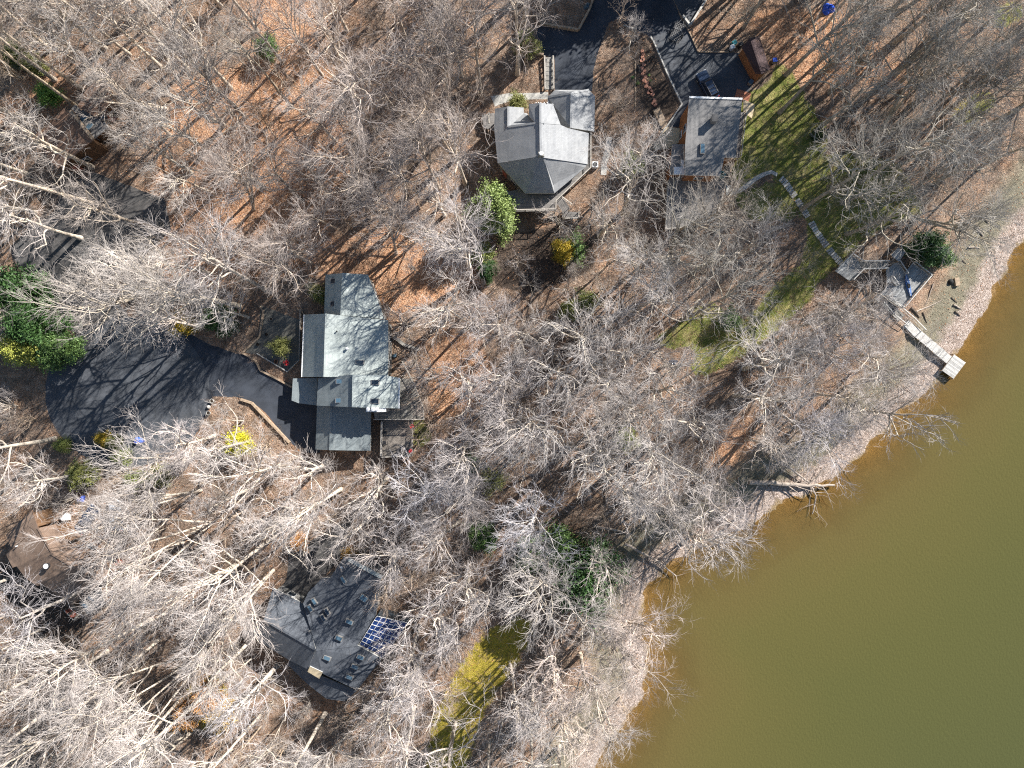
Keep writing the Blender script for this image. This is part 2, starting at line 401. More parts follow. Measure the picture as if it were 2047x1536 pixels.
# beach: mud, then a pale gravel band at the waterline
sh=t.attr('shore'); shn=t.math('ADD',sh,t.math('MULTIPLY',t.math('SUBTRACT',t.noise(v,.5,5,.7),.5),4.0))
mud=t.ramp(t.noise(v,1.2,6,.75),[(.3,(.13,.115,.08)),(.5,(.21,.185,.13)),(.75,(.31,.27,.20))])
vg=t.n('ShaderNodeTexVoronoi'); vg.inputs['Scale'].default_value=5.5; t.l(v,vg.inputs['Vector'])
grav=t.ramp(vg.outputs['Color'],[(.1,(.20,.15,.12)),(.5,(.37,.285,.235)),(.9,(.56,.46,.40))])
mud=t.mix(.5,mud,t.ramp(fine,[(.3,[.2]*3),(.7,[.8]*3)]),'OVERLAY')
bm_=t.ramp(t.math('DIVIDE',shn,20.0),[(.36,1),(.52,0)])
col=t.mix(bm_,col,mud)
gm_=t.ramp(t.math('DIVIDE',shn,20.0),[(.15,.95),(.22,0)])
col=t.mix(gm_,col,grav)
bed=t.ramp(t.noise(v,1.5,6,.7),[(.3,(.19,.135,.07)),(.7,(.33,.235,.13))])
col=t.mix(t.ramp(t.math('ADD',t.math('DIVIDE',shn,20.0),.5),[(.485,1),(.52,0)]),col,bed)
t.bump(t.math('ADD',fine,vo.outputs['Distance']),.7,.12)
gm.materials.append(t.fin(col,.95,.15))
tag(link('ground',gm),kind='structure')

# lake surface
xs2=np.concatenate([np.arange(5,95.01,1.0),np.linspace(95,700,12)[1:]]); ys2=np.concatenate([np.linspace(-700,-75,12)[:-1],np.arange(-75,60.01,1.0)])
LX,LY=np.meshgrid(xs2,ys2); LD=shore_d(LX,LY); ny,nx=LX.shape
F=grid_faces(ny,nx); keep=(LD.ravel()[F]<3.0).any(1); F=F[keep]
lv=np.stack([LX,LY,np.full(LX.shape,WZL)],-1).reshape(-1,3)
used,inv=np.unique(F,return_inverse=True); lm_=np_mesh('lake',lv[used],inv.reshape(F.shape),[],smooth=True)
at=lm_.attributes.new('shore','FLOAT','POINT'); at.data.foreach_set('value',LD.ravel()[used].astype(np.float32))
t=NT('lake_water'); v=t.pos()
d=t.math('MULTIPLY',t.attr('shore'),-1.0)
dn=t.math('ADD',d,t.math('MULTIPLY',t.math('SUBTRACT',t.noise(v,.12,4,.6),.5),7.0))
murk=t.ramp(t.math('DIVIDE',dn,60.0),[(.0,(.17,.122,.046)),(.12,(.132,.102,.035)),(.26,(.102,.088,.028)),(.5,(.086,.082,.026)),(1,(.070,.074,.026))])
gr2=t.noise(v,4.0,3,.8); murk=t.mix(.22,murk,t.ramp(gr2,[(.3,[.2]*3),(.7,[.8]*3)]),'OVERLAY')
wv=t.n('ShaderNodeTexNoise'); wv.inputs['Scale'].default_value=3.0; wv.inputs['Detail'].default_value=5; t.l(t.pos(.6,(1,.55,1)),wv.inputs['Vector'])
t.bump(wv.outputs[0],.5,.08)
t.fin(murk,.16,.22)
tr=t.n('ShaderNodeBsdfTransparent'); tr.inputs[0].default_value=(.84,.73,.52,1)
mx=t.n('ShaderNodeMixShader'); op=t.ramp(t.math('DIVIDE',dn,30.0),[(.0,.1),(.1,.45),(.28,.86),(.5,1.0)])
t.l(op,mx.inputs[0]); t.l(tr.outputs[0],mx.inputs[1]); t.l(t.b.outputs[0],mx.inputs[2]); t.l(mx.outputs[0],t.out.inputs[0])
lm_.materials.append(t.mat)
tag(link('lake_water',lm_),kind='structure')

# roads and paved areas: level sheets above the level plateau
def jag(pts,n=3,a=.12):
    out=[]
    for i in range(len(pts)):
        p=Vector(pts[i][:2]); q=Vector(pts[(i+1)%len(pts)][:2]); L=(q-p).length; k=max(1,int(L/1.2))
        nrm=Vector((-(q-p).y,(q-p).x)).normalized() if L>0 else Vector((0,0))
        for j in range(k):
            o=p.lerp(q,j/k)+nrm*random.uniform(-a,a)*(1 if j else .3); out.append((o.x,o.y))
    return out
ROADS=[]
def sheet(name,pxpts,mat,z=.004,a=.12,fr=PX):
    pts=[W(*Z(fr,x,y))[:2] for x,y in pxpts]; ROADS.append([Z(fr,x,y) for x,y in pxpts])
    pts=jag(pts,a=a); b=MB(); ar=sum(pts[i][0]*pts[(i+1)%len(pts)][1]-pts[(i+1)%len(pts)][0]*pts[i][1] for i in range(len(pts)))
    if ar<0: pts=pts[::-1]
    b.poly([(x,y,z) for x,y in pts]); return tag(b.build(name,mat),kind='structure')
sheet('side_driveway',[(130,372),(190,345),(262,372),(330,398),(342,460),(300,500),(205,560),(262,640),(250,720),(100,640),(40,540),(20,500),(60,460),(110,420)],M['asphalt_brown'],.004)
circ=[(255+165*math.cos(a),785-150*math.sin(a)) for a in np.linspace(0,2*math.pi,30)[:-1]]
sheet('cul_de_sac_road',circ,M['asphalt_old'],.012,.05)
sheet('road_branch',[(155,810),(215,850),(262,905),(215,940),(172,930),(162,860)],M['asphalt_brown'],.008)
sheet('left_driveway',[(370,660),(420,690),(490,711),(520,735),(585,775),(640,790),(640,905),(610,905),(580,885),(530,825),(500,803),(470,793),(425,793),(412,830),(380,880),(330,860),(330,700)],M['asphalt_new'],.008)
sheet('gravel_court',[(520,610),(600,640),(604,720),(600,722),(572,742),(520,710),(487,705),(518,675)],M['gravel_court'],.008,.02)
sheet('top_road',[(560,-260),(590,0),(545,80),(480,200),(455,250),(150,195),(85,405),(180,435),(270,470),(275,720),(565,720),(575,560),(610,420),(700,180),(760,150),(830,200),(900,230),(1020,290),(1050,280),(1180,250),(1250,110),(1190,-30),(1190,-260)],M['asphalt_new'],.008,.08,ZD)
sheet('right_driveway',[(1000,260),(1100,180),(1250,110),(1330,260),(1400,412),(1740,418),(1850,620),(1810,700),(1750,790),(1330,790),(1262,1000),(1150,1000),(1270,825),(1140,560),(1040,320)],M['asphalt_old'],.004,.06,ZD)
sheet('upper_driveway',[(1195,-260),(1195,-20),(1255,95),(1325,212),(1465,0),(1500,-260)],M['asphalt_old'],.004,.06,ZD)
sheet('lower_driveway',[(420,165),(560,150),(700,80),(830,0),(960,-60),(900,80),(885,250),(800,330),(705,430),(600,650),(540,640),(370,505),(415,440),(430,300)],M['asphalt_brown'],.004,.1,ZG)
sheet('walkway_slab',[(150,300),(330,270),(560,270),(700,260),(700,330),(560,330),(350,340),(210,390),(190,400)],M['concrete'],.006,.05,ZB)
# pale curved garden path (a solid slab)
pth=[(770,960),(800,940),(860,930),(930,890),(1000,830),(1080,785),(1150,765),(1200,790)]
wd=[26,26,22,20,19,18,17,16]
L_=[];R_=[]
for i,(x,y) in enumerate(pth):
    a=pth[max(i-1,0)]; c=pth[min(i+1,len(pth)-1)]; tx,ty=c[0]-a[0],c[1]-a[1]; l=math.hypot(tx,ty)
    L_.append((x-ty/l*wd[i],y+tx/l*wd[i])); R_.append((x+ty/l*wd[i],y-tx/l*wd[i]))
b=MB(); b.prism([W(*Z(ZC,x,y))[:2] for x,y in L_+R_[::-1]],-.05,.05)
b.prism([W(*Z(ZC,x,y))[:2] for x,y in [(752,880),(795,880),(800,965),(750,970)]],-.05,.055)
tag(b.build('garden_path',M['concrete']),kind='structure')

# ---------------------------------------------------------------- building helpers
def roof_mass(root, fr, V, facets, roofm, wallm, facm, base=0.0, thick=.2, inset=.35, wins=True, walls=True, name='roof'):
    P={k:WZ(fr,*c) for k,c in V.items()}
    fs=[]
    for f in facets:
        f=list(f); a=sum(P[f[i]].x*P[f[(i+1)%len(f)]].y-P[f[(i+1)%len(f)]].x*P[f[i]].y for i in range(len(f)))
        fs.append(f if a>0 else f[::-1])
    ed={}
    for f in fs:
        for i in range(len(f)): ed[(f[i],f[(i+1)%len(f)])]=1
    bd=[e for e in ed if (e[1],e[0]) not in ed]
    b=MB(); dz=Vector((0,0,-thick))
    for f in fs:
        b.poly([P[k] for k in f],0); b.poly([P[k]+dz for k in f][::-1],0)
    for a,c in bd: b.poly([P[c],P[a],P[a]+dz,P[c]+dz],1)
    r=b.build(name,[roofm,facm],root)
    # ridge caps
    rc=MB()
    for (a,c) in ed:
        if (c,a) in ed and a<c and (P[a].z+P[c].z)/2>min(p.z for p in P.values())+.5:
            rc.beam(P[a]+Vector((0,0,.03)),P[c]+Vector((0,0,.03)),.3,.05)
    if rc.v: rc.build('ridge_cap',roofm,r)
    if walls:
        nx={a:c for a,c in bd}; pv={c:a for a,c in bd}; I={}
        for k in nx:
            if k not in pv: continue
            def nrm(p,q):
                d=Vector((q.x-p.x,q.y-p.y)); d.normalize(); return Vector((-d.y,d.x))
            n1=nrm(P[pv[k]],P[k]); n2=nrm(P[k],P[nx[k]]); m=n1+n2
            if m.length<.2: m=n1
            m.normalize(); s=inset/max(.5,m.dot(n1)); I[k]=P[k].xy+m*s
        w=MB()
        for a,c in bd:
            if a in I and c in I:
                w.poly([(*I[a],base),(*I[c],base),(*I[c],P[c].z-thick-.0),(*I[a],P[a].z-thick-.0)],0)
        wo=w.build('wall',wallm,root)
        if wins:
            k=0
            for a,c in bd:
                if not(a in I and c in I): continue
                p,q=I[a],I[c]; L=(q-p).length; ht=min(P[a].z,P[c].z)-thick-base
                if L<3.2 or ht<2.2: continue
                d=(q-p)/L; out=Vector((d.y,-d.x)); n=max(1,int(L/3.6))
                for j in range(n):
                    c0=p+d*(L*(j+.5)/n)
                    for zc in ([base+1.5] if ht<4.6 else [base+1.5,base+4.1]):
                        if zc+.8>base+ht: continue
                        fm=MB(); an=math.atan2(d.y,d.x)
                        fm.box((c0.x+out.x*.03,c0.y+out.y*.03,zc),(1.25,.1,1.35),an); fo=fm.build('window',M['white'],root)
                        gmb=MB(); gmb.box((c0.x+out.x*.06,c0.y+out.y*.06,zc),(1.05,.08,1.15),an); gmb.build('pane',M['glass'],fo)
                    k+=1
            # entrance door on the longest side
            e=max(bd,key=lambda e:(P[e[0]]-P[e[1]]).length if e[0] in I and e[1] in I else 0)
            p,q=I[e[0]],I[e[1]]; d=(q-p).normalized(); out=Vector((d.y,-d.x)); c0=p+d*((q-p).length*.08+.6); an=math.atan2(d.y,d.x)
            dm=MB(); dm.box((c0.x+out.x*.03,c0.y+out.y*.03,base+1.05),(.95,.1,2.1),an); do=dm.build('door',M['redwood'],root)
            hm=MB(); hm.box((c0.x+out.x*.1+d.x*.35,c0.y+out.y*.1+d.y*.35,base+1.0),(.12,.06,.04),an); hm.build('handle',M['black'],do)
    return r
def skylight(root, fr, x, y, z, w, l, ang, glass='skyglass', frame='frame_metal', hgt=.18, name='skylight'):
    c=WZ(fr,x,y,z); b=MB(); b.box((c.x,c.y,z+hgt/2-.12),(w,l,hgt+.24),ang); f=b.build(name,M[frame],root)
    g=MB(); g.box((c.x,c.y,z+hgt/2+.02),(w*.78,l*.84,hgt),ang); g.build('pane',M[glass],f); return f
def vent(root, fr, x, y, z, r=.09, h=.5, mat='white', name='vent_pipe'):
    c=WZ(fr,x,y,z); b=MB(); b.lathe((c.x,c.y,z-.2),[(r,0),(r,h+.1),(r*1.5,h+.1),(r*1.5,h+.2),(r*.3,h+.25)],10); return b.build(name,M[mat],root)
def railing(root, pts, mat, h=.95, gap=.13, closed=False, w=.09, bal=True, name='railing'):
    b=MB(); pts=[Vector(p) for p in pts]
    for i in range(len(pts)-1):
        p,q=pts[i],pts[i+1]; L=(q-p).length; up=Vector((0,0,h)); lo=Vector((0,0,.12))
        b.beam(p+up,q+up,w*1.5,.05)
        b.beam(p+lo,q+lo,.05,.05)
        n=max(1,round(L/1.7))
        for j in range(n+1):
            c=p.lerp(q,j/n); b.box((c.x,c.y,c.z+h/2-.03),(w,w,h),math.atan2((q-p).y,(q-p).x))
        if bal:
            m=int(L/gap/1.6)
            for j in range(1,m):
                c=p.lerp(q,j/m); b.box((c.x,c.y,c.z+h/2),(.035,.035,h-.12))
    return b.build(name,mat,root)
def deck_plate(root, pts, mat, z, th=.12, legs=True, name='deck_floor', legmat=None, step=3.2):
    b=MB(); b.prism([tuple(p[:2]) for p in pts],z-th,z); r=b.build(name,mat,root)
    lb=MB(); 
    if legs and z>.35:
        n=len(pts); cx=sum(p[0] for p in pts)/n; cy=sum(p[1] for p in pts)/n
        for i in range(n):
            p=Vector(pts[i][:2]); q=Vector(pts[(i+1)%n][:2]); k=max(1,int((q-p).length/step))
            for j in range(k):
                c=p.lerp(q,j/k); c=c.lerp(Vector((cx,cy)),.05); g=tz(c.x,c.y)
                lb.box((c.x,c.y,(g+z-th)/2-.1),(.15,.15,max(.1,z-th-g)+.2))
        lb.build('deck_posts',legmat or M['timber'],root)
    return r
def line_thing(name, fr, pts, w, h, mat, label, cat, z0=0.0, group=None, seg=.0):
    P=[G(*Z(fr,x,y)) for x,y in pts]; o=empty(name,P[0],label,cat,group) if False else None
    b=MB()
    for i in range(len(P)-1):
        p,q=P[i].copy(),P[i+1].copy()
        d=(q-p); d.z=0; d.normalize()
        k=max(1,int((q-p).length/2.4)) if seg else 1
        for j in range(k):
            a=p.lerp(q,j/k); c=p.lerp(q,(j+1)/k)
            a=a+d*.015; c=c-d*.015; hh=h+(random.uniform(-.02,.02) if seg else 0)
            b.beam(a+Vector((0,0,hh/2)),c+Vector((0,0,hh/2)),w,hh)
    r=b.build(name,mat); 
    l=P[0]
    for vtx in r.data.vertices: vtx.co-=l
    r.location=l
    return tag(r,label,cat,group)
# ================================================================ HOUSE with pale green-grey roof (centre left)
hA=empty('house',WZ(ZA,800,650,0),'large house with pale green-grey roofs and a slatted deck beside the round asphalt court','house','houses in the woods')
roof_mass(hA,ZA,{'a':(655,113,3.4),'b':(790,100,6.1),'c':(778,425,6.1),'d':(645,425,3.4),'e':(980,112,5.0),'f':(1085,385,4.5),'g':(1110,455,4.3)},
 [('a','b','c','d'),('b','e','f','g','c')],M['roofA'],M['siding_grey'],M['fascia'])
roof_mass(hA,ZA,{'a':(495,420,3.3),'b':(662,412,6.6),'c':(648,898,6.6),'d':(477,898,3.3),'e':(790,428,6.2),'e2':(1136,462,5.0),'f':(1139,700,5.0),'g':(1136,893,5.0)},
 [('a','b','c','d'),('b','e','e2','f','g','c')],M['roofA'],M['siding_grey'],M['fascia'])
roof_mass(hA,ZA,{'a':(597,907,4.6),'b':(863,880,7.4),'c':(858,1130,7.4),'d':(588,1118,4.6),'e':(1110,880,5.5),'f':(1222,905,5.2),'g':(1222,1140,5.2)},
 [('a','b','c','d')],M['roofA_low_shade'],M['siding_grey'],M['fascia'],wins=False)  # darker shingles paint the main roof's shadow on this west slope
roof_mass(hA,ZA,{'b':(862,880,7.7),'c':(858,1130,7.7),'e':(1110,884,6.9),'f':(1222,905,6.6),'g':(1222,1140,6.6)},
 [('b','e','f','g','c')],M['roofA'],M['siding_grey'],M['fascia'],wins=False)
roof_mass(hA,ZA,{'a':(405,910,2.6),'b':(592,905,2.7),'c':(586,1116,2.7),'d':(450,1100,2.6),'e':(395,1078,2.6)},[('a','b','c','d','e')],M['roofA_low_shade'],M['siding_grey'],M['fascia'],wins=False)
roof_mass(hA,ZA,{'a':(590,1120,2.6),'b':(700,1124,3.9),'c':(692,1460,3.9),'d':(578,1455,2.6),'e':(1005,1135,2.9),'f':(1000,1465,2.9)},
 [('a','b','c','d'),('b','e','f','c')],M['roofA_low_shade'],M['siding_grey'],M['fascia'])
for x,y,z in ((716,163,4.7),(715,337,4.7)): skylight(hA,ZA,x,y,z,.9,.8,0,'black')
for x,y,z in ((762,932,6.35),(757,1078,6.3)): skylight(hA,ZA,x,y,z,1.0,.75,0)
for x,y,z in ((1037,940,7.15),(1035,1084,7.15)): skylight(hA,ZA,x,y,z,1.3,.75,0,'carglass')
skylight(hA,ZA,920,784,5.8,1.3,.6,0,'carglass')
vent(hA,ZA,825,680,6.1,.14,.5); vent(hA,ZA,745,548,6.3,.07,.4,'black'); vent(hA,ZA,905,673,5.8,.06,.3)
# chimney shelf with three round flues
c=WZ(ZA,1030,1145,6.9); b=MB(); b.box((c.x,c.y,3.45),(2.5,.85,6.9)); ch=b.build('chimney_chase',M['white'],hA)
for dx in (-.85,-.1,.5):
    b=MB(); b.lathe((c.x+dx,c.y,6.9),[(.2,0),(.2,.35),(.3,.35),(.3,.45),(.08,.5)],16); b.build('flue',M['white'],ch)
c=WZ(ZA,1106,1145,6.8); b=MB(); b.box((c.x,c.y,3.4),(.5,.8,6.8)); b.build('chimney_stack',M['white'],hA)
b=MB(); p=WZ(ZA,1222,905,6.6); q=WZ(ZA,1220,1140,6.6); b.beam(p,q,.2,.14); b.build('gutter',M['white'],hA)
b=MB(); p=WZ(ZA,477,898,3.25); q=WZ(ZA,495,420,3.25); b.beam(p+Vector((-.08,0,0)),q+Vector((-.08,0,0)),.14,.12); b.build('gutter',M['white'],hA)
# decks
D1=[(1112,885),(1222,905),(1320,915),(1405,1120),(1415,1222),(1035,1222),(1020,1140),(1222,1142)]
P=[WZ(ZA,x,y,3.0) for x,y in D1]; deck_plate(hA,P,M['deckB'],3.0)
railing(hA,[WZ(ZA,x,y,3.0) for x,y in ((1250,780),(1330,930),(1410,1125),(1415,1222))],M['railwood'])
railing(hA,[WZ(ZA,x,y,3.0) for x,y in ((1415,1222),(1035,1222))],M['railwood'])
pg=MB()
for i in range(26):
    f=i/25; a=WZ(ZA,1215+f*118,880+f*300,3.02); e=WZ(ZA,1335+f*70,905+f*300,3.02); pg.beam(a,e,.07,.06)
pg.build('deck_slats',M['railwood'],hA)
D2=[(1085,1225),(1330,1225),(1325,1500),(1085,1512)]
deck_plate(hA,[WZ(ZA,x,y,1.6) for x,y in D2],M['deckA'],1.6)
railing(hA,[WZ(ZA,x,y,1.6) for x,y in ((1330,1226),(1325,1500),(1090,1510))],M['railwood'])
railing(hA,[WZ(ZA,x,y,1.6) for x,y in ((1096,1240),(1090,1500))],M['railwood'],w=.2)
# dark picnic chairs, red flowers
def deck_chair(x,y,z,rz,label,mat='black',group=None,fr=ZA):
    c=WZ(fr,x,y,z); t=empty('deck_chair',c,label,'chair',group,rz)
    b=LMB(); b.box((0,0,.42),(.55,.55,.06)); b.build('seat',M[mat],t)
    b=LMB(); b.box((-.27,0,.72),(.06,.55,.6)); b.build('backrest',M[mat],t)
    for sx in (-1,1):
        for sy in (-1,1):
            b=LMB(); b.box((sx*.24,sy*.24,.2),(.05,.05,.4)); b.build('leg',M[mat],t)
    return t
deck_chair(1112,1322,1.6,0,'black metal chair on the lower deck, nearer the house wall steps','black','black chairs on the lower deck')
deck_chair(1110,1402,1.6,.2,'black metal chair on the lower deck, farther from the upper deck','black','black chairs on the lower deck')
def pot(x,y,z,r,h,label,flower=None,fr=ZA,cat='flower pot',potm='clay',group=None,name='flower_pot'):
    c=WZ(fr,x,y,z); t=empty(name,c,label,cat,group)
    b=LMB(); b.lathe((0,0,0),[(r*.7,0),(r,h),(r*1.08,h),(r*1.08,h+.04),(r*.9,h+.04),(r*.86,h-.06)],14,closed=False); b.build('pot',M[potm],t)
    b=LMB(); b.lathe((0,0,0),[(r*.86,h-.07),(r*.4,h-.03),(.01,h-.02)],14,closed=True); b.build('soil',M['soil'],t)
    if flower:
        b=LMB()
        for i in range(60):
            a=random.uniform(0,6.28); rr=r*math.sqrt(random.random())*1.05; s=.07
            x0,y0,z0=rr*math.cos(a),rr*math.sin(a),h+.08+random.uniform(0,.22)
            u=Vector((random.gauss(0,1),random.gauss(0,1),random.gauss(0,.6))).normalized()*s; w=u.cross(Vector((0,0,1)))+Vector((0,0,.02))
            b.poly([Vector((x0,y0,z0))+u,Vector((x0,y0,z0))+w,Vector((x0,y0,z0))-u,Vector((x0,y0,z0))-w])
        b.build('flowers',M[flower],t)
    return t
pot(1322,1275,2.55,.3,.3,'pot of red flowers at the top corner of the lower deck rail','red')
pot(1310,1465,2.55,.28,.3,'pot of red flowers farther down the lower deck rail','red')
pot(362,790,0,.45,.4,'round pale pot of red flowers in the gravel court','red',potm='stone')
pot(280,780,0,.28,.35,'small dark pot beside the round pot of red flowers',None,potm='clay')
pot(207,573,0,.22,.35,'small dark pot near the top left edging of the gravel court',None,potm='rubber')
pot(140,650,0,.25,.35,'dark pot at the lower left corner of the gravel court',None,potm='rubber')
pot(240,456,0,.25,.2,'pale ring-shaped pot in the shaded top of the gravel court',None,potm='stone')
pot(1278,905,0,.32,.5,'upper of two pale round planters at the driveway mouth',None,Z1,'planter','concrete','round planters at the driveway mouth','planter')
pot(1257,978,0,.32,.5,'lower of two pale round planters at the driveway mouth',None,Z1,'planter','concrete','round planters at the driveway mouth','planter')
b=LMB(); b.lathe((0,0,0),[(.25,0),(.32,.2),(.2,.42),(.1,.5)],9); r=b.build('garden_stone',M['concrete'],None); r.location=WZ(Z1,1254,942,0); tag(r,'pale lump of stone between the two round planters','stone')
line_thing('timber_edging',ZA,[(148,352),(182,395),(152,592),(22,715),(120,768),(160,850),(290,915),(400,977)],.25,.3,M['timber'],'timber edging along the gravel court and the top side of the driveway','edging')
line_thing('court_fence',ZA,[(470,380),(462,770),(368,862)],.1,.7,M['railwood'],'low pale wooden rail between the gravel court and the house wall','fence')
line_thing('court_kerb',ZA,[(130,718),(365,858)],.15,.25,M['concrete'],'short straight kerb closing the lower side of the gravel court','edging')
line_thing('retaining_wall',ZA,[(10,1070),(95,1098),(385,1402)],.35,.45,M['timber'],'timber retaining wall curving along the lower side of the driveway','retaining wall',seg=1)
line_thing('woodland_fence',ZA,[(445,375),(500,420)],.12,.5,M['timber'],'short timber rail above the gravel court by the house corner','fence')
line_thing('sidewalk_retaining_wall',ZA,[(1180,590),(1260,650),(1375,690)],.5,.4,M['stone'],'pale fallen log lying just right of the green-grey roof','log')
bpy.data.objects['sidewalk_retaining_wall'].name='fallen_log'

# ================================================================ HOUSE B: grey multi-hipped roof, top centre
hB=empty('house',WZ(ZB,630,750,0),'grey multi-gabled house with a wrap-around deck at the top centre','house','houses in the woods')
roof_mass(hB,ZB,{'a':(695,310,3.5),'b':(765,240,3.5),'c':(1090,240,3.5),'d':(1150,300,3.5),'e':(1142,640,3.5),'f':(918,605,5.6),'g':(925,272,5.6),'h':(815,578,4.2),'i':(740,400,3.7),'j':(695,370,3.5)},
 [('a','b','c','g'),('g','c','d','e','f'),('a','g','f','h','i','j')],M['roofB'],M['siding_grey'],M['fascia'])
roof_mass(hB,ZB,{'a':(190,420,4.65),'b':(318,400,5.81),'c':(318,595,5.81),'d':(575,560,8.15),'e':(625,558,8.6),'pk':(630,868,8.64),'w':(215,935,4.87),'w2':(180,600,4.55),
  'n1':(465,410,4.9),'n2':(467,460,4.9),'n3':(495,464,5.0),'s1':(480,1232,4.5),'s2':(760,1232,4.5),'s3':(750,1150,5.1),'k':(655,882,8.55),
  'e1':(655,565,8.35),'e2':(820,577,6.9),'e3':(890,607,6.3),'e4':(1090,655,4.6),'e5':(1077,945,4.6),'e6':(1055,985,4.5)},
 [('a','b','c','d','e','pk','w','w2'),('b','n1','n2','c'),('c','n2','n3','d'),('w','pk','s1'),('pk','k','s3','s2','s1'),('e','e1','e2','e3','e4','e5','k','pk'),('k','e5','e6','s2','s3')],
 M['roofB'],M['siding_grey'],M['fascia'])
roof_mass(hB,ZB,{'a':(515,375,7.5),'b':(625,365,8.55),'c':(625,556,8.65),'d':(577,556,8.2),'e':(515,490,7.5),'f':(745,375,7.2),'g':(656,563,8.4),'h':(820,575,6.95)},
 [('a','b','c','d','e'),('b','f','g','c'),('f','h','g')],M['roofB'],M['siding_grey'],M['fascia'],wins=False)
c=WZ(ZB,632,862,8.8); b=MB(); b.box((c.x,c.y,8.4),(.8,.6,1.6)); ch=b.build('chimney',M['stone'],hB); b=MB(); b.lathe((c.x,c.y,9.2),[(.3,0),(.3,.25),(.1,.3)],12); b.build('chimney_cap',M['white'],ch)
for x in (582,607,628,660,690): vent(hB,ZB,x,366,7.9,.05,.15)
DB=[(1085,640),(1108,650),(1108,1000),(770,1318),(770,1400),(380,1410),(300,1220),(470,1180),(750,1200),(1060,960)]
deck_plate(hB,[WZ(ZB,x,y,2.6) for x,y in DB],M['deckC'],2.6)
railing(hB,[WZ(ZB,x,y,2.6) for x,y in ((1104,650),(1104,1000),(772,1318),(772,1396),(385,1404),(305,1222))],M['railwood'])
deck_plate(hB,[WZ(ZB,x,y,.8) for x,y in ((835,1400),(990,1415),(990,1480),(835,1478))],M['deckC'],.8)
b=MB()
for i in range(12):
    f=i/11; p=WZ(ZB,810+f*65,1300+f*95,2.5-1.6*f); b.box((p.x,p.y,p.z),(.32,1.3,.06),math.radians(-50))
b.build('deck_stairs',M['deckC'],hB)
railing(hB,[WZ(ZB,830,1280,2.5),WZ(ZB,925,1350,1.2)],M['railwood'],bal=False)
railing(hB,[WZ(ZB,835,1478,.8),WZ(ZB,990,1480,.8),WZ(ZB,990,1420,.8)],M['railwood'],bal=False)
for x0,y0,x1,y1 in ((60,520,140,460),(130,470,135,560)):
    b=MB(); b.beam(WZ(ZB,x0,y0,1),WZ(ZB,x1,y1,1),.25,.1); b.beam(WZ(ZB,x0,y0,0),WZ(ZB,x0,y0,1),.12,.12); b.build('porch_beam',M['railwood'],hB)
deck_plate(hB,[WZ(ZB,x,y,1) for x,y in ((60,480),(185,460),(185,640),(80,600))],M['deckC'],1)
# air conditioner
c=WZ(ZB,1145,970,0); t=empty('air_conditioner',c,'white square air conditioner with round fan beside the grey multi-gabled house','air conditioner')
b=LMB(); b.box((0,0,.42),(.95,.95,.8)); b.build('casing',M['white'],t,bevel=.05)
b=LMB(); b.lathe((0,0,.815),[(.36,0),(.36,.03),(.33,.035)],20); b.build('fan_opening',M['black'],t)
b=LMB()
for k in range(5): a=k*1.257; b.box((.16*math.cos(a),.16*math.sin(a),.865),(.28,.1,.02),a)
b.build('fan',M['frame_metal'],t)
# stairs between driveway levels
t=empty('garden_stairs',WZ(ZD,225,570,0),'narrow shaded stone stairs with a rail on each side above the grey multi-gabled house','stairs')
for i in range(7):
    b=MB(); c=WZ(ZD,225,470+i*36,.35-.045*i); b.box((c.x,c.y,c.z-.2),(1.35,.75,.42)); b.build('step',M['stone'],t)
for x in (192,260):
    b=MB(); p=WZ(ZD,x,440,.7); q=WZ(ZD,x+4,700,.5); b.beam(p,q,.22,.14)
    for i in range(6): c=p.lerp(q,i/5); b.box((c.x,c.y,c.z/2-.05),(.2,.2,c.z))
    b.build('railing',M['railwood'],t)
line_thing('retaining_wall',ZD,[(575,-10),(545,80),(455,248),(150,195)],.3,.7,M['timber'],'dark timber retaining wall above the parking bay at the top centre','retaining wall',seg=1)
line_thing('retaining_wall',ZD,[(100,365),(82,412),(182,440)],.35,.6,M['timber'],'short timber wall at the lower left corner of the top parking bay','retaining wall',seg=1)
line_thing('retaining_wall',ZD,[(1470,-10),(1330,213),(1272,138)],.3,.7,M['concrete'],'pale V-shaped retaining wall at the end of the upper driveway','retaining wall',seg=1)
line_thing('kerb',ZD,[(1020,290),(1045,325),(1145,560),(1270,825),(1150,1002),(1112,1048)],.22,.28,M['concrete'],'long pale kerb between the planted bed and the right driveway','kerb',seg=1)
line_thing('kerb',ZD,[(810,205),(900,232)],.18,.25,M['concrete'],'short pale kerb at the tip of the planted bed by the top road','kerb')
line_thing('kerb',ZD,[(1250,105),(1340,280),(1400,412),(1640,414)],.18,.2,M['timber'],'timber edging along the upper side of the right driveway','kerb',seg=1)
line_thing('bed_edging',ZD,[(905,480),(905,850)],.2,.12,M['timber'],'straight timber edging down the middle of the planted bed','edging',seg=1)
line_thing('bed_edging',ZD,[(655,1380),(660,1290),(690,1180),(700,1080)],.9,.05,M['concrete'],'strip of tan paving between the grey house and the cedar house','path',seg=1)

